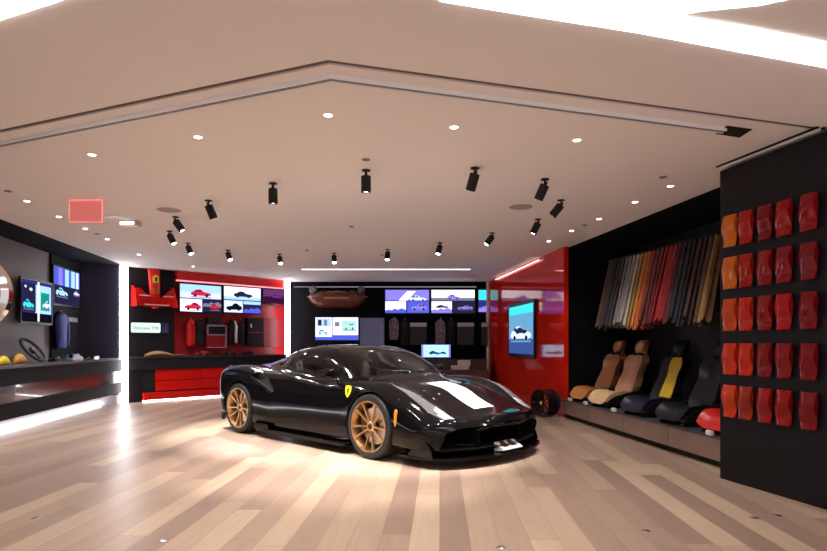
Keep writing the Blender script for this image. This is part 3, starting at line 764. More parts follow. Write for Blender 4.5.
for i, (px, py, l) in enumerate(CAP):
    o = sp if i == 0 else copy_tree(sp); x, y = ceil_pt(px, py); o.location = (x, y, CEIL); tag(o, 'small grey round sprinkler cap ' + l, 'sprinkler', 'sprinkler caps')
# exit sign, emergency lamp, small vent
x, y = ceil_pt(86, 199)
t = empty('hanging_sign', (x, y, CEIL)); tag(t, 'pale red translucent square sign hanging from the ceiling at the left', 'sign')
pk = mat('pink_acrylic', (.72, .30, .28), .3, trans=.0, emit=srgb(255, 120, 115), estr=.22)
b = BM(); box(b, -.175, .175, -.006, .006, -.25, -.02, bev=.003); link('sign_panel', b, pk, t)
b = BM(); box(b, -.18, .18, -.009, .009, -.022, -.008); box(b, -.183, -.175, -.009, .009, -.25, -.02); box(b, .175, .183, -.009, .009, -.25, -.02); box(b, -.183, .183, -.009, .009, -.256, -.25); link('sign_edge', b, glow(255, 135, 135, .75), t, smooth=False)
b = BM(); box(b, -.12, .12, -.02, .02, -.008, 0); link('sign_mount', b, M['ceil'], t, smooth=False)
x, y = ceil_pt(130, 221); t = empty('emergency_light', (x, y, CEIL)); tag(t, 'small white box lamp on the ceiling right of the red sign', 'lamp')
b = BM(); box(b, -.12, .12, -.08, .08, -.07, 0, bev=.01); link('housing', b, mat('white_plastic', (.6, .55, .55), .5), t)
b = BM(); box(b, -.09, .09, -.086, -.078, -.062, -.022); link('lens', b, glow(255, 245, 240, 1.6), t, smooth=False)
x, y = ceil_pt(113, 216.5); b = BM(); box(b, -.12, .12, -.06, .06, -.006, 0); tag(link('ceiling_patch', b, mat('white_patch', (.85, .8, .78), .5), smooth=False, loc=(x, y, CEIL)), 'small pale rectangular ceiling vent beside the red sign', 'patch')  # flat pale plate of one even colour, flush under the ceiling
# floor caps
b = BM(); lathe(b, [(0, .004), (.022, .004), (.028, .001), (.028, 0), (0, 0)], 20); fc = link('floor_cap', b, M['steel'])
for i, (px, py, l) in enumerate(((645.6, 531, 'right of centre in the foreground'), (501, 547.5, 'at the bottom edge of the view'), (755, 518, 'left one of the pair before the sample wall'), (778, 515.6, 'right one of the pair before the sample wall'), (35.6, 518, 'at the far left of the foreground'), (164, 540, 'left of centre in the foreground'))):
    o = fc if i == 0 else copy_tree(fc); x, y = floor_pt(px, py); o.location = (x, y, 0); tag(o, 'small round metal floor cap ' + l, 'floor cap', 'metal floor caps')
# unseen fill lamp and world ambience added for the mall behind the camera
def area(loc, d, sx_, sy_, e, col):
    l = bpy.data.lights.new('mall_fill', 'AREA'); l.shape = 'RECTANGLE'; l.size = sx_; l.size_y = sy_; l.energy = e; l.color = col
    o = bpy.data.objects.new('mall_fill', l); COL.objects.link(o); o.location = loc; o.rotation_euler = Vector(d).to_track_quat('-Z', 'Y').to_euler()
area((0, -1.2, 3.4), (0, .55, -.8), 6, 1.6, FILL_W, (1, .95, .92))
w = bpy.data.worlds.new('world'); SC.world = w; w.use_nodes = True; bg = w.node_tree.nodes['Background']; bg.inputs[0].default_value = (1, .9, .88, 1); bg.inputs[1].default_value = AMB
# ================================================================== screens: a bezel and a lit picture made of coloured fields and car shapes
CARSIL = [(0, .25), (.03, .46), (.14, .55), (.36, .62), (.48, .86), (.56, .92), (.70, .90), (.84, .66), (.96, .58), (1, .34), (.97, .20), (.88, .17), (.84, .06), (.74, .06), (.70, .17), (.32, .16), (.28, .06), (.17, .06), (.13, .17)]
MTNSIL = [(0, 0), (0, .35), (.15, .55), (.3, .4), (.45, .7), (.6, .5), (.8, .75), (1, .45), (1, 0)]
def picture(b, w, h, items):
    """items: (kind, u0, v0, u1, v1, material index); layered 1.5 mm apart towards the room"""
    ex = []
    for (kind, u0, v0, u1, v1, mi) in items:
        ex.append((kind, u0, v0, u1, v1, mi))
        if kind in 'cf' and mi != I['black'] and mi != I['dark']:
            U = (lambda t: lerp(u0, u1, t)) if kind == 'c' else (lambda t: lerp(u1, u0, t))
            V_ = lambda t: lerp(v0, v1, t)
            for a_, b_, c_, d_ in ((.50, .62, .64, .80), (.67, .62, .82, .80)): ex.append(('r', min(U(a_), U(b_ if 0 else c_)), V_(b_), max(U(a_), U(c_)), V_(d_), I['dark']))
            for a_ in (.16, .72): ex.append(('o', min(U(a_), U(a_ + .13)), V_(.02), max(U(a_), U(a_ + .13)), V_(.34), I['black']))
            ex.append(('r', min(U(.02), U(.98)), V_(-.06), max(U(.02), U(.98)), V_(.03), I['grey']))
    for k, (kind, u0, v0, u1, v1, mi) in enumerate(ex):
        y = -.0008 * (k + 1); X = lambda u: (u - .5) * w; Z = lambda v: (v - .5) * h
        poly = {'r': [(0, 0), (1, 0), (1, 1), (0, 1)], 'c': CARSIL, 'f': [(1 - a, c) for a, c in CARSIL][::-1], 'm': MTNSIL, 'o': [(.5 + .5 * math.cos(a), .5 + .5 * math.sin(a)) for a in [2 * PI * i / 16 for i in range(16)]],
                'd': [(0, 0), (.5, 0), (1, 1), (.5, 1)]}[kind]
        vs = [b.verts.new((X(lerp(u0, u1, p)), y, Z(lerp(v0, v1, q_)))) for p, q_ in poly]
        f = b.faces.new(vs); f.material_index = mi
def screen(W, px0, py0, px1, py1, items, mats, label, group=None, off=.03, stand=None, name='display_screen', bez=.03, bmat=None):
    """a flat screen on the wall W whose glass runs px0..px1, measured at its left edge py0 (top) .. py1 (bottom)"""
    A, B = W.at(px0, py0), W.at(px0, py1); C = W.hit(px1)
    w = (C - Vector((A.x, A.y))).length; h = A.z - B.z
    m = (Vector((A.x, A.y)) + C) / 2
    t = empty(name, (m.x + W.n.x * off, m.y + W.n.y * off, (A.z + B.z) / 2), W.rot)
    b = BM(); box(b, -w / 2 - bez, w / 2 + bez, .0, .035, -h / 2 - bez, h / 2 + bez, bev=.004); link('bezel', b, bmat or M['satin_black'], t)
    b = BM(); picture(b, w, h, items); 
    me = link('picture', b, mats, t, smooth=False)
    # all fields face the room
    bm2 = bmesh.new(); bm2.from_mesh(me.data)
    for f in bm2.faces:
        if f.normal.y > 0: f.normal_flip()
    bm2.to_mesh(me.data); bm2.free()
    tag(t, label, 'screen', group)
    return t, w, h
SM = dict(white=glow(235, 235, 248, 1.15), pale=glow(190, 200, 225, 1.1), blue=glow(70, 80, 190, 1.1), violet=glow(120, 110, 200, 1.1), dark=glow(32, 30, 58), red=glow(190, 30, 60), cyan=glow(60, 200, 205), sky=glow(150, 190, 235, 1.1), grey=glow(110, 110, 130), teal=glow(20, 130, 120), deep=glow(40, 40, 110), pink=glow(205, 130, 175), black=glow(12, 12, 22), green=glow(170, 235, 190))
SK = list(SM); SL_ = [SM[k] for k in SK]; I = {k: i for i, k in enumerate(SK)}
def it(*rows): return [(k, a, b_, c, d, I[m]) for k, a, b_, c, d, m in rows]
# left alcove screens
LBs = Wall((-6.05, 8.78), (-6.60, 11.76))
screen(LBs, 14.5, 278, 45.5, 321, it(('r', 0, 0, 1, 1, 'deep'), ('r', 0, 0, 1, .22, 'black'), ('r', .42, .22, .96, .92, 'sky'), ('r', .6, .3, .9, .75, 'teal'), ('c', .66, .34, .92, .58, 'pale'), ('r', 0, .25, .42, .92, 'dark'), ('f', .02, .3, .36, .55, 'cyan'), ('r', .47, .02, .53, .99, 'white'), ('o', .05, .8, .12, .86, 'pale'), ('o', .2, .74, .3, .82, 'pale')), SL_, 'wall screen with a turquoise car and a bright vertical stripe on the grey wall', off=.10)
screen(LBs, 50.5, 266, 76, 303, it(('r', 0, 0, 1, 1, 'dark'), ('r', 0, .52, 1, 1, 'blue'), ('r', .15, .52, .3, 1, 'violet'), ('r', .4, .52, .55, 1, 'sky'), ('r', .64, .52, .8, 1, 'sky'), ('r', .84, .52, .95, 1, 'pale'), ('f', .05, .2, .5, .48, 'sky'), ('f', .74, .3, .98, .46, 'pale')), SL_, 'wall screen with pale blue vertical bars and a small blue car', off=.06)
def hang_local(name, W, px0, py0, px1, py1, off=.02):
    A, B = W.at(px0, py0), W.at(px0, py1); C = W.hit(px1); w = (C - Vector((A.x, A.y))).length; h = A.z - B.z; m = (Vector((A.x, A.y)) + C) / 2
    return empty(name, (m.x + W.n.x * off, m.y + W.n.y * off, (A.z + B.z) / 2), W.rot), w, h
def jacket(W, px0, py0, px1, py1, m, label, group=None, stripe=None, off=.04, m2=None, name='hanging_jacket'):
    t, w, h = hang_local(name, W, px0, py0, px1, py1, off)
    tag(t, label, 'jacket', group)
    b = BM(); rows = []
    prof = [(.50, .10), (.49, .40), (.47, .0)]
    for v, hw, d in ((-.5, .35, .05), (-.46, .37, .06), (-.2, .34, .055), (.05, .36, .06), (.28, .42, .07), (.38, .42, .065), (.44, .30, .06), (.48, .14, .05), (.50, .12, .04)):
        row = []
        for k in range(16):
            a = 2 * PI * k / 16; fold = 1 + .10 * math.sin(5 * a + v * 9)
            row.append((math.cos(a) * hw * w * (1 if abs(math.cos(a)) < .9 else 1), -d * .6 + math.sin(a) * d * fold, v * h))
        rows.append(row)
    V = grid(b, rows, closed_v=True)
    for r_ in (V[0], V[-1]): b.faces.new(r_)
    link('torso', b, m, t)
    for s in (-1, 1):
        b = BM(); tube(b, [(s * .36 * w, -.04, .38 * h), (s * .39 * w, -.05, .1 * h), (s * .39 * w, -.06, -.2 * h), (s * .37 * w, -.05, -.44 * h)], .05, 10, radii=[min(.05, w * .10), min(.055, w * .11), min(.05, w * .10), min(.042, w * .09)])
        link('sleeve', b, m2 or m, t)
    if stripe:
        b = BM(); tube(b, [(.10 * w, -.10, .44 * h), (.2 * w, -.125, .2 * h), (.16 * w, -.12, -.1 * h), (.22 * w, -.11, -.42 * h)], .02, 6, radii=[.018, .035, .03, .03]); link('front_stripe', b, stripe, t)
    b = BM(); tube(b, [(0, -.03, .48 * h), (0, -.03, .54 * h), (.02, -.03, .56 * h), (.03, .0, .55 * h)], .006, 6); link('hanger', b, M['steel'], t)
    return t
jacket(LBs, 51, 312, 62, 348, mat('blue_cloth', (.05, .07, .36), .6, noise=.2), 'blue jacket hanging under the pale blue barred screen', off=.05)
def plate(W, px0, py0, px1, py1, m, name, label, cat, off=.02, group=None, th=.012):
    t, w, h = hang_local(name, W, px0, py0, px1, py1, off); 
    b = BM(); box(b, -w / 2, w / 2, -th, 0, -h / 2, h / 2, bev=.002); o = link(name, b, m); o.location = t.location; o.rotation_euler = t.rotation_euler
    bpy.data.objects.remove(t); tag(o, label, cat, group); return o
plate(LBs, 66, 317, 75, 321.5, mat('info_plate', (.30, .28, .30), .4), 'info_plate', 'small grey plate on the dark wall right of the blue jacket', 'plate', off=.035)

# things lying on the left counter; s runs along the counter, d is the depth behind its edge
def on_left(px, d, z=.92):
    p = LW.hit(px); k = Wall(tuple(LW.A - LW.n * d), tuple(LW.A - LW.n * d + LW.u)).hit(px)
    return (k.x, k.y, z)
def s_wheel(loc, rz, tilt, label, r=.19):
    t = empty('steering_wheel', loc, rz); tag(t, label, 'steering wheel')
    ct, st = math.cos(tilt), math.sin(tilt)
    T = lambda x, y, z: (x, y * ct - z * st, y * st + z * ct + r * st + .016 * 1)
    b = BM(); tube(b, [T(r * math.cos(a), 1.0 * r * math.sin(a) * (1 if math.sin(a) > -.8 else .94), 0) for a in [2 * PI * k / 32 for k in range(32)]], .022, 10, closed=True); link('rim', b, M['leather_dark'], t)
    b = BM()
    for a in (0, PI, -PI / 2):
        tube(b, [T(.03 * math.cos(a), .03 * math.sin(a), 0), T(.10 * math.cos(a), .10 * math.sin(a), -.012), T(r * .97 * math.cos(a), r * .93 * math.sin(a), 0)], .014, 8)
    link('spoke', b, M['leather_dark'], t)
    b = BM(); tube(b, [T(0, 0, -.03), T(0, 0, .018)], .055, 20); link('hub', b, M['satin_black'], t)
    return t
s_wheel(on_left(33, .42), LW.rot, math.radians(50), 'black steering wheel propped up on the left counter', r=.225)
def sample_car(loc, rz, L, H, m, label, name='leather_sample_form', cat='sample'):
    """a rounded glove-like leather covered form"""
    b = BM(); rows = []
    for i in range(13):
        u = i / 12; hw = .5 * L * .32 * math.sin(PI * min(1, u * .9 + .08)) ** .6; hh = H * (.35 + .65 * math.sin(PI * min(1, u * 1.1 + .02)) ** .8) if u < .9 else H * .35
        rows.append([((u - .5) * L, math.cos(a) * hw, max(0, .5 * hh + math.sin(a) * .5 * hh)) for a in [2 * PI * k / 14 for k in range(14)]])
    V = grid(b, rows, closed_v=True)
    for r_ in (V[0], V[-1]): b.faces.new(r_)
    o = link(name, b, m, loc=loc, rotz=rz, angle=60); tag(o, label, cat); return o
sample_car(on_left(4, .22), LW.rot, .30, .13, mat('yellow_leather', (.62, .44, .02), .45, noise=.1), 'yellow leather-covered form at the near end of the left counter')
sample_car(on_left(20, .26), LW.rot, .34, .15, mat('ochre_leather', (.50, .24, .03), .45, noise=.15), 'ochre yellow leather-covered form left of the steering wheel on the counter')
def gearbox_part(loc, rz, L, label, m, n=5, H=.10):
    t = empty('engine_part', loc, rz); tag(t, label, 'machine part')
    b = BM(); prism(b, [(-L / 2, 0), (L / 2, 0), (L * .46, H * .45), (L * .2, H * .55), (L * .1, H), (-L * .25, H * .9), (-L * .42, H * .5)], -.07, .07, 'y', bev=.012); link('casting', b, m, t)
    for k in range(n):
        b = BM(); lathe(b, [(0, H * .4), (.026, H * .4), (.03, H * .5), (.022, H * .85 + .02), (0, H * .9 + .02)], 12, 'z', (-L * .4 + L * .8 * k / max(1, n - 1), -.03, 0)); link('fitting', b, M['steel'] if k % 2 else M['satin_black'], t)
gearbox_part(on_left(56, .30), LW.rot, .34, 'low dark machine part right of the steering wheel on the counter', M['satin_black'], 3, .06)
gearbox_part(on_left(74, .28), LW.rot, .50, 'grey metal engine part in the middle of the left counter', M['steel'], 5, .11)
gearbox_part(on_left(93, .25), LW.rot, .30, 'small bright metal bracket near the light column on the counter', M['steel'], 2, .05)
# large polished ring at the left edge
t = empty('polished_ring', (-4.13, 5.50, 0), math.radians(14)); tag(t, 'large polished steel ring on a stand cut by the left edge of the view', 'sculpture')
b = BM(); rows = []
for k in range(48):
    a = 2 * PI * k / 48; row = []
    for rr, yy in ((.30, -.03), (.33, -.07), (.39, -.05), (.41, .0), (.39, .05), (.33, .07), (.30, .03)):
        row.append((rr * math.cos(a), yy, 1.68 + rr * math.sin(a) * .95))
    rows.append(row)
grid(b, rows, closed_u=True, closed_v=True); link('ring', b, M['chrome'], t)
b = BM(); lathe(b, [(0, 0), (.24, 0), (.25, .015), (.24, .03), (.03, .04), (.022, .06), (.022, 1.30), (0, 1.30)], 32); link('stand', b, M['satin_black'], t)
# ================================================================== red bay
BF = Wall(q(BY, 0, -.12), q(BY, 1, -.12))      # dark panel plane
# racing nose and front wing
t, w, h = hang_local('racing_car_nose', BF, 131, 268, 171, 309, .02); tag(t, 'glossy red racing car nose with front wing hung on the black panel', 'car nose')
def uvz(W_, px, py, o): p = W_.at(px, py); l = Vector((p.x, p.y)) - Vector(o.location[:2]); return (l.dot(W_.xd), p.z - o.location.z)
cx0 = uvz(BF, 152.5, 300, t)[0]
b = BM(); rows = []
for v, hw, d in ((.50, .135, .10), (.3, .125, .13), (.05, .115, .16), (-.2, .11, .19), (-.38, .10, .20), (-.47, .06, .18)):
    rows.append([(cx0 + math.cos(a) * hw, -d * .5 - math.sin(a) * d * .5, v * h) for a in [2 * PI * k / 20 for k in range(20)]])
V = grid(b, rows, closed_v=True)
for r_ in (V[0], V[-1]): b.faces.new(r_)
nose = link('nose_cone', b, M['red_lacquer'], t)
b = BM(); prism(b, [(cx0 - .055, .14), (cx0 + .055, .14), (cx0 + .055, .27), (cx0, .31), (cx0 - .055, .27)], -.160, -.115, 'y', mi=0, bev=.004)
prism(b, [(cx0 - .02, .16), (cx0 + .015, .17), (cx0 + .02, .22), (cx0 + .03, .26), (cx0 - .01, .25), (cx0 - .025, .21)], -.166, -.158, 'y', mi=1)
o = link('nose_badge', b, [M['yellow'], M['matte_black']], t); o['label'] = 'yellow shield badge with a black horse mark'
b = BM(); box(b, cx0 - .06, cx0 + .06, -.185, -.12, -.09, .02, bev=.003); link('sponsor_patch', b, mat('orange_patch', (.55, .12, .02), .4), t)
for s in (-1, 1):
    b = BM(); R = .42 * w
    P = [(0, -.40), (.15, -.44), (.9, -.40), (1.0, -.36), (1.0, -.02), (.92, .02), (.70, -.02), (.45, -.16), (.25, -.22), (0, -.2)]
    e = (w / 2 - cx0) if s > 0 else (w / 2 + cx0)
    prism(b, [(cx0 + s * u * e, v * h) for u, v in P], -.20, -.04, 'y', bev=.01)
    link('front_wing', b, M['red_lacquer'], t)
    b = BM(); prism(b, [(-.30, -.44 * h), (.0, -.44 * h), (.0, .08 * h), (-.12, .06 * h), (-.28, -.30 * h)], cx0 + s * e - .01, cx0 + s * e + .01, 'x', bev=.004); link('end_plate', b, M['red_lacquer'], t)
    b = BM(); box(b, cx0 + s * e * .3 - .12, cx0 + s * e * .3 + .14, -.215, -.20, -.40 * h, -.375 * h); link('wing_stripe', b, M['white_paint'], t)
    b = BM(); box(b, cx0 + s * e * .6 - .10, cx0 + s * e * .6 + .12, -.215, -.20, -.18 * h, -.155 * h); link('wing_stripe', b, M['white_paint'], t)
# lit welcome sign
t, w, h = hang_local('lit_sign', BF, 130, 322.5, 159.3, 332.5, .02); tag(t, 'white glowing rounded sign with faint grey lettering on the black panel', 'sign')
b = BM(); prism(b, [(x, z) for x, z in [(-w/2+.02, -h/2), (w/2-.02, -h/2), (w/2, -h/2+.02), (w/2, h/2-.02), (w/2-.02, h/2), (-w/2+.02, h/2), (-w/2, h/2-.02), (-w/2, -h/2+.02)]], -.04, 0, 'y'); link('sign_face', b, glow(222, 245, 232, .78), t, smooth=False)
b = text_bm('Welcome TMF', .088, .001); bmesh.ops.translate(b, vec=(0, -.043, -.01), verts=b.verts[:]); link('lettering', b, glow(95, 125, 108, .5), t, smooth=False)
b = BM(); box(b, -w/2-.012, w/2+.012, -.03, .0, -h/2-.012, h/2+.012, bev=.004); link('sign_frame', b, M['satin_black'], t)
plate(BF, 161, 323, 168, 333, mat('dark_blue_glass', (.03, .05, .14), .2), 'blue_panel', 'small dark blue panel right of the glowing sign', 'panel', off=.015)
# screens of the red bay
RS = Wall(q(BY, 0, -.20), q(BY, 1, -.20))
g = 'screens above the red bay counter'
screen(RS, 180, 283.5, 221, 311, it(('r', 0, 0, 1, 1, 'deep'), ('r', 0, .5, 1, 1, 'pale'), ('r', 0, .72, 1, 1, 'sky'), ('f', .25, .55, .75, .86, 'red'), ('r', 0, 0, .52, .46, 'white'), ('c', .1, .05, .5, .36, 'red'), ('r', .54, 0, 1, .46, 'dark'), ('m', .54, .2, 1, .46, 'grey'), ('f', .72, .08, .96, .36, 'red')), SL_, 'left screen of the red bay, red racing cars on pale pictures', g, off=0)
screen(RS, 224, 286, 260.5, 312, it(('r', 0, 0, 1, 1, 'deep'), ('r', 0, .5, 1, 1, 'white'), ('r', 0, .5, 1, .62, 'sky'), ('f', .25, .58, .78, .86, 'dark'), ('r', 0, 0, .5, .46, 'pale'), ('c', .05, .05, .48, .38, 'black'), ('r', .52, 0, 1, .46, 'dark'), ('r', .52, .34, 1, .46, 'sky'), ('m', .52, .0, 1, .3, 'blue')), SL_, 'middle screen of the red bay, dark cars on white and blue pictures', g, off=0)
screen(RS, 263.5, 289, 284, 303, it(('r', 0, 0, 1, 1, 'violet'), ('r', 0, 0, 1, .35, 'deep'), ('m', 0, .3, 1, .7, 'deep'), ('f', .4, .35, .9, .7, 'violet')), [glow(120, 60, 130, .55) if k in ('violet', 'pale', 'sky') else glow(70, 20, 60, .5) for k in SK], 'dim violet screen reflection built as a glowing panel in the red bay, beside the light column', g, off=0)  # reflection in the red glass, imitated by a dim glowing picture
# clothing and cases under the screens
RJ = RB
jk = 'racing clothes hung in the red bay'
jacket(RJ, 184, 319, 193.5, 346, M['red_lacquer'], 'bright red racing jacket hung at the left of the red bay', jk, m2=mat('red_cloth', (.5, .02, .01), .6))
jacket(RJ, 194.5, 320, 205, 345, M['matte_black'], 'black jacket hung right of the bright red racing jacket', jk)
t, w, h = hang_local('display_case', RJ, 203.5, 325, 223, 348, .02); tag(t, 'white-framed red display case hung in the middle of the red bay', 'case')
b = BM(); box(b, -w/2, w/2, -.14, 0, -h/2, h/2, bev=.01); link('case_body', b, M['red_deep'], t)
b = BM(); 
for (x0, x1, z0, z1) in ((-w/2, w/2, h/2-.03, h/2), (-w/2, w/2, h/2-.24, h/2-.21), (-w/2, -w/2+.03, h/2-.24, h/2), (w/2-.03, w/2, -h/2, h/2), (-w/2, w/2, -h/2, -h/2+.02)): box(b, x0, x1, -.16, -.14, z0, z1)
link('frame', b, mat('violet_white_frame', (.40, .33, .46), .4), t, smooth=False)
b = BM(); box(b, -w/2+.03, w/2-.03, -.15, -.138, h/2-.21, h/2-.03); link('glass_panel', b, M['satin_black'], t, smooth=False)
plate(RJ, 205, 317.5, 218.5, 324.5, M['matte_black'], 'black_case', 'black soft case above the white-framed red case', 'case', th=.14)
jacket(RJ, 226.5, 319.5, 235.5, 345, M['matte_black'], 'black racing suit top with a pale front stripe', jk, stripe=mat('cream_stripe', (.75, .72, .62), .5))
jacket(RJ, 236, 321, 243, 344, M['matte_black'], 'narrow black jacket right of the pale-striped top', jk)
t, w, h = hang_local('black_locker', RJ, 244, 318, 259.5, 346, .02); tag(t, 'black display locker with a small white mark in the red bay', 'locker')
b = BM(); box(b, -w/2, w/2, -.14, 0, -h/2, h/2, bev=.01); link('locker_body', b, M['satin_black'], t)
b = BM(); box(b, -w/2, w/2, -.15, -.14, -.02, 0); link('shelf_edge', b, M['red_deep'], t, smooth=False)
b = BM(); box(b, -w*.3, -w*.24, -.15, -.138, .10, .2); link('white_mark', b, M['white_paint'], t, smooth=False)
b = BM()
plate(RJ, 262, 318, 282, 347, mat('deep_red_case', (.20, .004, .01), .45), 'red_board', 'dark red glossy panel beside the slim light column', 'panel', th=.05)
# on the red bay counter
def on_bay(px, d=.12, z=.935):
    k = Wall(tuple(BY.A - BY.n * d), tuple(BY.A - BY.n * d + BY.u)).hit(px); return (k.x, k.y, z)
sample_car(on_bay(160, .02), BY.rot, .62, .12, mat('tan_leather', (.30, .17, .06), .5, noise=.1), 'long tan leather form lying on the left of the red bay counter')
sample_car(on_bay(181, .02), BY.rot, .24, .05, mat('brown_leather', (.16, .07, .04), .5), 'flat brown leather piece right of the long tan form')
s_c = mat('toy_red', (.45, .04, .03), .3, coat=.5)
def model_car(loc, rz, L, m, label):
    t = empty('model_car', loc, rz); tag(t, label, 'model car')
    b = BM(); prism(b, [((u - .5) * L, v * L * .34) for u, v in CARSIL[:11]] + [((CARSIL[15][0] - .5) * L, .16 * L * .34)], -.2 * L, .2 * L, 'y', bev=.008); link('body', b, m, t)
    for x in (-.28, .29):
        for s in (-1, 1):
            b = BM(); lathe(b, [(0, -.02), (.055 * L / .5, -.02), (.055 * L / .5, .02), (0, .02)], 16, 'y', (x * L, s * .19 * L, .058 * L / .5)); link('wheel', b, M['rubber'], t)
    return t
model_car(on_bay(203, .0), BY.rot, .34, s_c, 'small red model car on the red bay counter under the white-framed case')
model_car(on_bay(229, .0), BY.rot, .34, mat('toy_brown', (.14, .05, .03), .35, coat=.4), 'small brown model car on the red bay counter below the striped top')
model_car(on_bay(247, .0), BY.rot, .30, mat('toy_dark', (.05, .02, .02), .35, coat=.4), 'small dark model car at the right of the red bay counter')
# ================================================================== centre back wall
BKs = Wall((-3.25, 15.42), (2.2, 15.42))
t, w, h = hang_local('display_shelving', BKs, 293, 283, 485, 379, .0)
bpy.data.objects.remove(t)
# copper-brown car front sculpture
t, w, h = hang_local('car_front_sculpture', BKs, 308, 287, 367.5, 308, .03); tag(t, 'brown wooden full-width racing car front hung on the black back wall', 'sculpture')
brn = mat('copper_wood', (.15, .038, .016), .35, coat=.5, noise=.15, nscale=8)
b = BM(); rows = []
for i in range(25):
    u = -1 + 2 * i / 24; tp = h * (.30 - .10 * u ** 4 + .05 * math.cos(u * 11)); bt = -h * (.5 - .30 * abs(u) ** 5); d = .24 * (1 - .5 * u ** 4)
    rows.append([(u * w * .46, -.02 - max(0, math.sin(a)) * d, lerp(bt, tp, .5 + .5 * -math.cos(a))) for a in [PI * k / 10 for k in range(11)]])
V = grid(b, rows); 
V2 = grid(b, [[(p[0], .0, p[2]) for p in r] for r in rows])
link('front_body', b, brn, t, angle=70)
for s in (-1, 1):
    b = BM(); lathe(b, [(0, -.16), (.06, -.17), (.085, -.15), (.10, -.10), (.10, 0), (0, 0)], 24, 'y', (s * w * .40, 0, h * .34)); link('lamp_pod', b, M['grey_trim'], t)
    b = BM(); tube(b, [(s * w * .42, -.04, 0), (s * w * .50, -.05, .01)], .015, 8); link('bracket', b, M['steel'], t)
b = BM(); box(b, -w * .2, w * .2, -.27, -.23, -.05, -.01, bev=.005); box(b, -w * .16, w * .16, -.25, -.21, h * .22, h * .26, bev=.004); link('grille_trim', b, mat('pale_copper', (.45, .22, .12), .3, metal=.6), t)
g = 'screens along the black back wall'
A1 = it(('r', 0, 0, 1, 1, 'deep'), ('r', 0, .54, 1, 1, 'violet'), ('d', .3, .54, .7, .95, 'white'), ('f', .55, .5, .95, .78, 'pale'), ('r', 0, 0, .47, .5, 'white'), ('m', 0, .0, .47, .28, 'blue'), ('r', .5, 0, 1, .5, 'blue'), ('c', .58, .1, .96, .42, 'violet'))
screen(BKs, 385.5, 290, 429, 313, A1, SL_, 'left screen of the black back wall, violet and white pictures', g, off=.02)
A2 = it(('r', 0, 0, 1, 1, 'dark'), ('r', 0, .54, 1, 1, 'white'), ('r', 0, .54, 1, .66, 'grey'), ('f', .36, .57, .66, .82, 'violet'), ('r', 0, 0, .47, .5, 'white'), ('m', 0, .0, .47, .3, 'violet'), ('f', .1, .2, .4, .36, 'dark'), ('r', .5, 0, 1, .5, 'dark'), ('c', .6, .14, .96, .34, 'violet'))
screen(BKs, 431.5, 290, 474.5, 313, A2, SL_, 'middle screen of the black back wall, white pictures with dark cars', g, off=.02)
screen(BKs, 478.5, 290, 487.5, 312, it(('r', 0, 0, 1, 1, 'deep'), ('r', 0, .54, 1, 1, 'cyan'), ('m', 0, 0, 1, .4, 'violet')), SL_, 'narrow turquoise-topped screen at the right end of the black back wall', g, off=.02)
# presentation monitor on a tall foot, grey cabinet
KS = Wall((-3, 14.3), (0, 14.3))
t, w, h = screen(KS, 315.5, 317.5, 358.5, 340, it(('r', 0, 0, 1, 1, 'blue'), ('r', .0, .14, .38, 1, 'white'), ('r', .4, .22, .99, 1, 'white'), ('r', .03, .6, .36, .95, 'sky'), ('r', .06, .64, .14, .9, 'dark'), ('r', .2, .64, .27, .9, 'grey'), ('f', .05, .25, .3, .5, 'sky'), ('r', .62, .38, .95, .85, 'sky'), ('c', .65, .45, .92, .78, 'green'), ('r', .45, .6, .56, .8, 'grey')), SL_, 'large presentation monitor with white page pictures behind the car roof', off=0)
b = BM(); box(b, -.04, .04, .01, .05, -1.25 + .0, -h / 2 - .02); box(b, -.35, .35, -.12, .25, -(t.location.z) , -(t.location.z) + .03, bev=.005); box(b, -.04, .04, .01, .05, -(t.location.z) + .03, -h / 2 - .02); link('floor_stand', b, M['satin_black'], t)
t, w, h = hang_local('grey_cabinet', Wall((-3, 15.1), (0, 15.1)), 360, 318, 384, 347, 0); t.location.z = 0; tag(t, 'plain blue-grey tall cabinet right of the large monitor', 'cabinet')
cabm = mat('blue_grey', (.30, .35, .62), .5)
b = BM(); box(b, -w / 2, w / 2, 0, .38, .04, 1.85, bev=.004); link('carcass', b, cabm, t)
for s in (-1, 1):
    b = BM(); box(b, (-w / 2 + .004) if s < 0 else .003, -.003 if s < 0 else w / 2 - .004, -.02, 0, .06, 1.84, bev=.002); d_ = link('door', b, cabm, t)
    b = BM(); tube(b, [(s * .03, -.035, .95), (s * .03, -.035, 1.10)], .006, 6); link('handle', b, M['steel'], d_)
b = BM(); box(b, -w / 2, w / 2, -.0, .36, 0, .04); link('plinth', b, M['mesh_dark'], t)
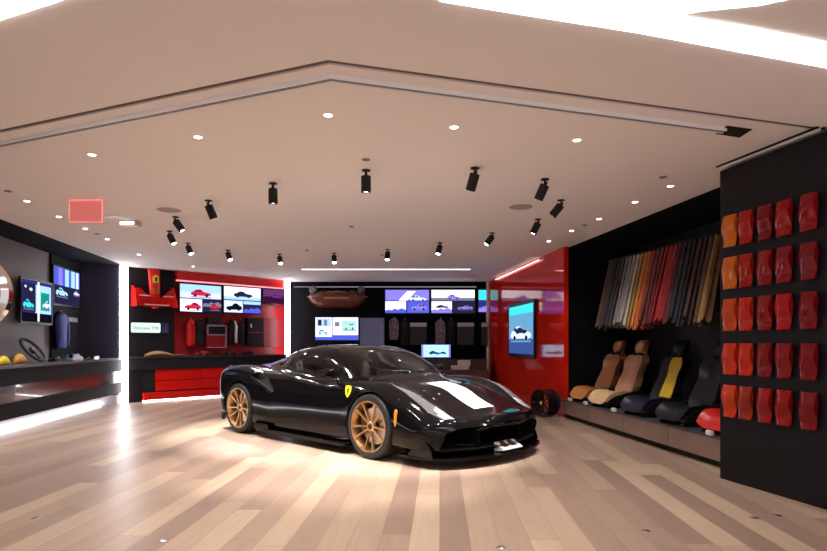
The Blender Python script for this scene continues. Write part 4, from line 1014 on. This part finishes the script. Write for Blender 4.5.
# clothes and labels on the black wall
gj = mat('grey_print_cloth', (.26, .22, .23), .6, noise=.7, nscale=14)
jacket(BKs, 389, 318, 399, 340, gj, 'grey patterned jacket hung left under the back wall screens', 'patterned jackets on the black wall', off=.05)
jacket(BKs, 435, 319.5, 445.5, 346, gj, 'grey patterned jacket hung between the two pale shelf labels', 'patterned jackets on the black wall', off=.05)
jacket(BKs, 400.5, 320, 409, 346, M['matte_black'], 'black jacket hung beside the left patterned one on the black wall', 'black jackets on the black wall', off=.05)
jacket(BKs, 446.5, 320, 455, 346, M['matte_black'], 'black jacket hung beside the right patterned one on the black wall', 'black jackets on the black wall', off=.05)
for (a_, b_, l) in ((410, 426.5, 'left'), (457, 473.5, 'middle'), (481, 487, 'right')):
    t, w, h = hang_local('wall_niche', BKs, a_, 322.5, b_, 345, .02); tag(t, 'dark wall box with a pale grey label strip, %s one of three' % l, 'wall box', 'dark wall boxes with pale label strips')
    b = BM(); box(b, -w / 2, w / 2, -.10, 0, -h / 2, h / 2, bev=.004); link('box_body', b, mat('dark_box', (.014, .010, .014), .4), t)
    b = BM(); box(b, -w / 2, w / 2, -.108, -.10, h / 2 - .11, h / 2 - .01); link('label_strip', b, mat('label_strip', (.6, .55, .6), .5), t, smooth=False)
# brown counter with a small monitor and boxes
t = empty('brown_counter', (.2, 14.55, 0)); tag(t, 'two-step reddish brown counter before the black back wall', 'counter')
b = BM(); box(b, -.85, 1.58, .0, .50, .05, .80, bev=.004); link('rear_step', b, mat('rust_brown', (.085, .022, .014), .35, noise=.15), t)
b = BM(); box(b, -.85, 1.58, -.02, .50, .80, .83, bev=.004); link('worktop', b, mat('dark_top', (.02, .015, .016), .3), t)
b = BM(); box(b, -.85, 1.58, -.32, -.01, .05, .58, bev=.004); link('front_step', b, mat('rust_brown_2', (.15, .035, .02), .35, noise=.15), t)
b = BM(); box(b, -.8, 1.5, -.22, .45, 0, .05); link('kick', b, M['mesh_dark'], t)
MS = Wall((0, 14.42), (2, 14.42))
t, w, h = screen(MS, 421.5, 344.5, 450.5, 357.5, it(('r', 0, 0, 1, 1, 'violet'), ('r', .07, .06, .93, .95, 'sky'), ('r', .07, .45, .93, .95, 'pale'), ('f', .25, .22, .62, .55, 'deep'), ('c', .55, .25, .86, .48, 'deep')), [glow(150, 225, 250, 1.3) if k in ('sky', 'pale') else SM[k] for k in SK], 'small desk monitor with a pale blue car picture on the brown counter', off=0, bez=.015)
b = BM(); z0 = .58 - t.location.z; box(b, -.12, .12, -.10, .06, z0, z0 + .015, bev=.003); box(b, -.02, .02, .015, .04, z0 + .015, -h / 2 + .02); link('desk_stand', b, M['satin_black'], t)
b = BM(); box(b, -.21, .21, -.09, .09, 0, .10, bev=.004); o = link('white_box', b, mat('white_card', (.75, .72, .72), .6), loc=((460 - CX) / 600 * 14.4, 14.4, .58)); tag(o, 'low white cardboard box on the front step of the brown counter', 'box')
b = BM(); box(b, -.15, .15, -.07, .07, 0, .13, bev=.004); o = link('white_box', b, mat('white_card_2', (.8, .78, .78), .6), loc=((464 - CX) / 600 * 14.4, 14.4, .68)); tag(o, 'smaller white box stacked on the low white box', 'box')
# kiosk screen on the red side wall
screen(RW_, 511.5, 308, 535.8, 353, it(('r', 0, 0, 1, 1, 'blue'), ('r', 0, .82, 1, 1, 'cyan'), ('r', 0, .55, 1, .82, 'sky'), ('r', 0, 0, 1, .58, 'grey'), ('r', 0, 0, 1, .3, 'deep'), ('f', .08, .26, .94, .60, 'pale'), ('f', .3, .4, .78, .56, 'dark')), [glow(55, 75, 135, .9) if k in ('blue', 'deep') else (glow(95, 150, 190, .9) if k in ('sky', 'grey') else SM[k]) for k in SK], 'upright poster screen with a blue car on the glossy red side wall', off=.05, bez=.07, name='poster_screen')
# ================================================================== leather hides hung in the right alcove
HID = [((.075, .028, .024), 'dark brown'), ((.040, .016, .016), 'dark maroon brown'), ((.012, .013, .020), 'black'), ((.010, .014, .024), 'blue-black'), ((.075, .070, .075), 'charcoal grey'), ((.19, .16, .155), 'warm grey'), ((.20, .19, .20), 'mid grey'), ((.28, .255, .25), 'light grey'),
 ((.48, .40, .30), 'cream'), ((.42, .24, .07), 'ochre tan'), ((.55, .21, .03), 'orange tan'), ((.62, .13, .02), 'bright orange'), ((.22, .035, .015), 'rust brown'), ((.14, .02, .015), 'dark rust'), ((.17, .012, .018), 'burgundy'), ((.30, .012, .016), 'deep red'), ((.40, .010, .012), 'bright red'), ((.30, .008, .014), 'crimson'),
 ((.11, .010, .016), 'dark wine red'), ((.014, .014, .026), 'navy black'), ((.008, .012, .02), 'jet black'), ((.018, .014, .018), 'soft black'), ((.055, .024, .018), 'espresso brown'), ((.028, .013, .012), 'black brown'), ((.10, .045, .02), 'chestnut brown'), ((.30, .15, .05), 'honey tan')]
p1 = Vector((2.98, 9.0)); p2 = Vector((3.46, 6.73)); du = (p2 - p1).normalized(); nn = Vector((du.y, -du.x)); nn = nn if nn.x < 0 else -nn
HN = len(HID); hrot = math.atan2(nn.y, nn.x) + PI / 2
mid = (p1 + p2) / 2; b = BM(); hl = (p2 - p1).length / 2 + .12
b = BM(); tube(b, [(-hl, 0, 0), (hl, 0, 0)], .012, 8)
for x in (-hl + .05, 0, hl - .05): tube(b, [(x, 0, 0), (x, .34, .02)], .008, 6)
o = link('hanging_rail', b, M['satin_black'], loc=(mid.x - nn.x * .02, mid.y - nn.y * .02, 2.47), rotz=hrot); tag(o, 'thin black rail carrying the leather hides in the alcove', 'rail')
random.seed(5)
for i, (c, nm) in enumerate(HID):
    p = p1.lerp(p2, (i + .3) / (HN - .4)); t = empty('leather_hide', (p.x, p.y, 2.44), hrot)
    tag(t, '%s leather hide hung from the alcove rail, number %s from the left' % (nm, ['one', 'two', 'three', 'four', 'five', 'six', 'seven', 'eight', 'nine', 'ten', 'eleven', 'twelve', 'thirteen', 'fourteen', 'fifteen', 'sixteen', 'seventeen', 'eighteen', 'nineteen', 'twenty', 'twenty-one', 'twenty-two', 'twenty-three', 'twenty-four', 'twenty-five', 'twenty-six'][i]), 'leather hide', 'leather hides on the alcove rail')
    b = BM(); rows = []; L = .98 + random.uniform(-.05, .04); ph = random.uniform(0, 6); ph2 = random.uniform(0, 6)
    for r in range(15):
        v = r / 14; row = []
        for side in (1, -1):
            ks = range(13) if side > 0 else range(12, -1, -1)
            for k in ks:
                u = k / 12 - .5; wv = .009 * math.sin(u * 13 + ph + v * 1.2) + .004 * math.sin(u * 27 + ph2)
                wdt = .050 + .012 * v + .004 * math.sin(v * 7 + ph)
                y = u * .15 * (.7 + .4 * v); x = wv * (.6 + .8 * v) + side * (.022 if abs(u) < .45 else .010) * (wdt / .05)
                ragged = .03 * math.sin(u * 9 + ph) * (v ** 6)
                row.append((x, y - v * .20, -v * L + ragged))
        rows.append(row)
    V = grid(b, rows, closed_v=True)
    for r_ in (V[0], V[-1]):
        b.faces.new(r_)
    link('hide', b, mat('leather_' + nm.replace(' ', '_'), tuple(x * .75 for x in c), .42, noise=.18, nscale=9), t, angle=75)
    b = BM(); tube(b, [(0, 0, -.02), (0, 0, .03), (.0, .0, .05)], .006, 6); box(b, -.02, .02, -.05, .05, -.012, .004); link('clip', b, M['satin_black'], t)
# ================================================================== sports seats on the platform
def seat(loc, rz, cush, back, insert, label, has_back=True, flat=False, m_side=None):
    t = empty('sports_chair', loc, rz); tag(t, label, 'car seat', 'sports seats on the platform')
    # local: -y faces the aisle
    b = BM(); rows = []
    for i in range(15):
        v = i / 14; y = -.30 + .56 * v
        edge = math.sin(PI * min(1, max(0, v * 1.05))) ** .35 if 0 < v < 1 else .35
        row = []
        for k in range(17):
            u = -1 + 2 * k / 16
            bol = .085 * abs(u) ** 2.5 * (1 - .35 * v); z = .135 + bol + .015 * math.cos(u * 3) + .04 * math.sin(PI * v) - .10 * (1 - min(1, v * 4)) ** 2
            row.append((u * .27 * (.86 + .14 * edge), y, z))
        for k in range(16, -1, -1):
            u = -1 + 2 * k / 16; row.append((u * .25, y + .02, .06 + .03 * (1 - min(1, v * 3))))
        rows.append(row)
    V = grid(b, rows, closed_v=True)
    for r_ in (V[0], V[-1]): b.faces.new(r_)
    link('seat_cushion', b, cush, t, angle=70)
    b = BM(); box(b, -.23, .23, -.18, .24, .03, .07, bev=.01)
    for s in (-1, 1):
        box(b, s * .20 - .02, s * .20 + .02, -.26, .28, 0, .035, bev=.004)
        prism(b, [(-.24, .04), (.27, .04), (.32, .20), (.22, .25), (.02, .215), (-.16, .17), (-.27, .10)], s * .268 - .022, s * .268 + .022, 'x', bev=.008)
    link('seat_base', b, m_side or M['satin_black'], t)
    if has_back:
        def prof(v):
            return pchip([0, .14, .28, .44, .60, .70, .78, .9, 1.0], [.20, .235, .22, .195, .235, .19, .125, .115, .08], v)
        def sheet(inner):
            rows = []
            for i in range(29):
                v = i / 28; z = .16 + .80 * v; y0 = .20 + .28 * v + .02 * math.sin(PI * v); hw = prof(v) * (.52 if inner else 1)
                row = []
                for k in range(15):
                    u = -1 + 2 * k / 14
                    wing = .10 * abs(u) ** 2.4 * (1 if v < .72 else .25)
                    if inner: wing = .10 * (abs(u) * .52) ** 2.4
                    row.append((u * hw, y0 - wing - (.008 if inner else 0) - (.012 if inner else 0), z))
                for k in range(14, -1, -1):
                    u = -1 + 2 * k / 14; row.append((u * hw * (.96 if not inner else 1), y0 + (.055 if not inner else .01) - .04 * abs(u) ** 2, z))
                rows.append(row)
            if inner: rows = rows[2:21]
            return rows
        b = BM(); V = grid(b, sheet(False), closed_v=True)
        for r_ in (V[0], V[-1]): b.faces.new(r_)
        link('seat_back', b, back, t, angle=70)
        b = BM(); V = grid(b, sheet(True), closed_v=True)
        for r_ in (V[0], V[-1]): b.faces.new(r_)
        o = link('back_insert', b, insert, t, angle=70)
        b = BM(); rows = []
        for v, hw, th in ((0, .10, .035), (.3, .125, .05), (.7, .12, .05), (1, .09, .03)):
            rows.append([(math.cos(a) * hw * .9, (.385 + .05 * v) + math.sin(a) * th, .80 + v * .15) for a in [2 * PI * k / 16 for k in range(16)]])
        V = grid(b, rows, closed_v=True)
        for r_ in (V[0], V[-1]): b.faces.new(r_)
        link('headrest', b, back, t, angle=70)
        b = BM()
        for s in (-1, 1): box(b, s * .075 - .03, s * .075 + .03, .330, .40, .74, .775, bev=.006)
        link('belt_slot', b, M['mesh_dark'], t)
    return t
lea = lambda n, c, r=.42: mat(n, c, r, noise=.10, nscale=20)
tan = lea('saddle_orange', (.50, .19, .05)); brn2 = lea('saddle_brown', (.26, .10, .045)); pale = lea('pale_tan', (.66, .44, .24)); rose = lea('rose_tan', (.42, .21, .13))
navy = mat('navy_leather', (.010, .009, .026), .4, spec=.35); blk = mat('black_leather', (.006, .006, .008), .45, spec=.3); yel = lea('yellow_leather_insert', (.55, .36, .02)); redl = lea('red_leather', (.62, .02, .015), .35)
def on_pl(Y, d): # point on the platform: Y along, d behind the front edge
    f = (Y - 9.88) / (5.66 - 9.88); return (lerp(2.44, 2.985, f) + d, Y, .30)
r0 = PL.rot + math.radians(4)
seat(on_pl(9.44, .35), r0, tan, brn2, brn2, 'orange-brown leather sports seat at the far end of the platform')
seat(on_pl(8.70, .33), r0, pale, rose, rose, 'pale tan leather sports seat, second from the far end')
seat(on_pl(7.70, .33), r0, navy, blk, yel, 'dark sports seat with a yellow centred backrest, third on the platform')
seat(on_pl(6.84, .33), r0, blk, blk, blk, 'all-black sports seat, fourth on the platform')
seat(on_pl(6.08, .36), r0, redl, blk, redl, 'bright red cushioned seat half hidden by the black sample wall')
b = BM(); box(b, -.045, .045, -.025, .02, 0, .05, bev=.008); cb = link('label_cube', b, mat('white_plastic_2', (.85, .85, .88), .4))
for i, (Y, l) in enumerate(((9.55, 'before the orange-brown seat'), (8.95, 'before the pale tan seat'), (8.05, 'before the dark seat with yellow backrest'), (5.98, 'before the bright red cushion'))):
    o = cb if i == 0 else copy_tree(cb); o.location = on_pl(Y, .012); o.rotation_euler = (0, 0, PL.rot); tag(o, 'small white label block on the platform edge ' + l, 'label', 'white label blocks on the platform')
# bare black wheel rim beside the platform
t = empty('alloy_rim', (2.20, 10.02, .225), math.radians(-58)); t.scale = (.85, .85, .85); tag(t, 'black wheel rim standing on the floor at the far end of the platform', 'wheel')
b = BM(); lathe(b, [(.262, -.15), (.262, -.13), (.235, -.11), (.225, 0), (.235, .11), (.262, .13), (.262, .15), (.250, .15), (.235, .13), (.215, .05), (.215, -.13), (.25, -.15)], 40, 'y', cap=False); link('barrel', b, M['satin_black'], t)
b = BM()
for k in range(10):
    a = 2 * PI * k / 10; ca, sa = math.cos(a), math.sin(a); pts = []
    for r, hw, yo in ((.03, .014, -.09), (.12, .012, -.11), (.245, .02, -.135)): pts.append([(ca * r - sa * t_, yy, sa * r + ca * t_) for t_, yy in ((-hw, yo + .03), (-hw, yo), (hw, yo), (hw, yo + .03))])
    grid(b, pts, closed_v=True)
lathe(b, [(0, -.11), (.05, -.11), (.05, -.05), (0, -.05)], 20, 'y'); link('spokes', b, M['satin_black'], t)
b = BM(); lathe(b, [(0, -.12), (.030, -.12), (.034, -.11), (0, -.11)], 16, 'y'); link('centre_cap', b, M['yellow'], t)
# ================================================================== 25 glossy paint samples
CC = [[(.62, .16, .015), (.40, .012, .008), (.22, .008, .012), (.32, .008, .008), (.26, .006, .008)],
      [(.60, .15, .015), (.36, .012, .008), (.26, .008, .010), (.24, .006, .012), (.18, .006, .010)],
      [(.55, .07, .012), (.55, .022, .010), (.26, .008, .010), (.42, .010, .012), (.20, .006, .010)],
      [(.58, .035, .012), (.55, .030, .012), (.20, .008, .010), (.24, .008, .010), (.22, .006, .008)],
      [(.55, .045, .010), (.28, .022, .010), (.28, .008, .008), (.28, .008, .008), (.20, .006, .010)]]
CN = [['amber orange', 'red', 'burgundy', 'mid red', 'deep red'], ['amber orange', 'red', 'deep red', 'wine red', 'burgundy'], ['dark orange', 'bright red', 'deep red', 'ruby red', 'burgundy'], ['orange red', 'orange red', 'burgundy', 'deep red', 'wine red'], ['orange red', 'brick red', 'deep red', 'ruby red', 'burgundy']]
TWo = Wall(q(TW, 0, .03), q(TW, 1, .03))
COLX = [(722.5, 736.5), (738, 752.5), (757, 771.5), (775.5, 791.5), (799.5, 817)]
rows_z = [(TW.at(729, y0).z, TW.at(729, y1).z) for y0, y1 in ((216.5, 248), (258, 289.5), (299.5, 331), (343.2, 374), (384.5, 416))]
RN = ['top', 'second', 'third', 'fourth', 'bottom']; CNm = ['far left', 'second', 'middle', 'fourth', 'far right']
random.seed(21)
for r in range(5):
    z1, z0 = rows_z[r]
    for c in range(5):
        a0, a1 = sx(TWo, COLX[c][0]), sx(TWo, COLX[c][1]); w = a1 - a0; h = z1 - z0
        p = TW.A + TW.u * ((a0 + a1) / 2) + TW.n * .001
        t = empty('paint_sample', (p.x, p.y, (z0 + z1) / 2), TW.rot)
        tag(t, 'glossy %s curved paint sample, %s row, %s column of the black wall' % (CN[r][c], RN[r], CNm[c]), 'paint sample', 'paint samples on the black wall')
        b = BM(); pts = []; var = random.uniform(-.01, .01)
        lean = random.choice((0, 1, 0)) if r > 1 else random.choice((0, 1))
        for i in range(17):
            v = i / 16; z = (v - .5) * h
            # wave in depth: hollow in the upper third, belly in the lower
            d = .030 + .022 * math.sin(PI * (1 - v) * 1.25) ** 2 - .007 * math.sin(2 * PI * v)
            cxs = .06 * w * math.sin(2 * PI * (v - .1)) * (.5 if lean else -.5) + (.05 * w if v > .6 else 0)
            hw = w * (.47 - .05 * math.sin(2 * PI * v + (.8 if lean else 2.2)))
            row = []
            for k in range(9):
                u = -1 + 2 * k / 8; row.append((cxs * (.5 + .5 * u) + u * hw, -(.030 + (d - .030) * (.4 + .9 * (u + 1) / 2)) - .012 * (1 - u * u), z))
            for k in range(8, -1, -1):
                u = -1 + 2 * k / 8; row.append((cxs * (.5 + .5 * u) + u * hw * .97, -.018, z))
            pts.append(row)
        V = grid(b, pts, closed_v=True)
        for r_ in (V[0], V[-1]): b.faces.new(r_)
        link('painted_form', b, mat('sample_paint', tuple(x * .88 for x in CC[r][c]), .10, spec=.25), t, angle=50)
        b = BM(); box(b, -.02, .02, -.03, 0, -.05, .05); link('bracket', b, M['satin_black'], t, smooth=False)
# ================================================================== camera and output
cd = bpy.data.cameras.new('camera'); cam = bpy.data.objects.new('camera', cd); COL.objects.link(cam)
cam.location = (0, 0, CAM_H); cam.rotation_euler = (PI / 2, 0, 0)
cd.sensor_width = 36; cd.lens = FOC / 827 * 36; cd.shift_y = (HOR - 275.5) / 827; cd.clip_end = 100
SC.camera = cam
SC.view_settings.view_transform = 'Standard'; SC.view_settings.look = 'None'; SC.view_settings.exposure = 0.66; SC.view_settings.gamma = 1.0
SC.view_settings.use_curve_mapping = False
SC.cycles.use_denoising = True
SC.cycles.max_bounces = 8; SC.cycles.glossy_bounces = 5; SC.cycles.transparent_max_bounces = 12
SC.cycles.sample_clamp_indirect = 6.0
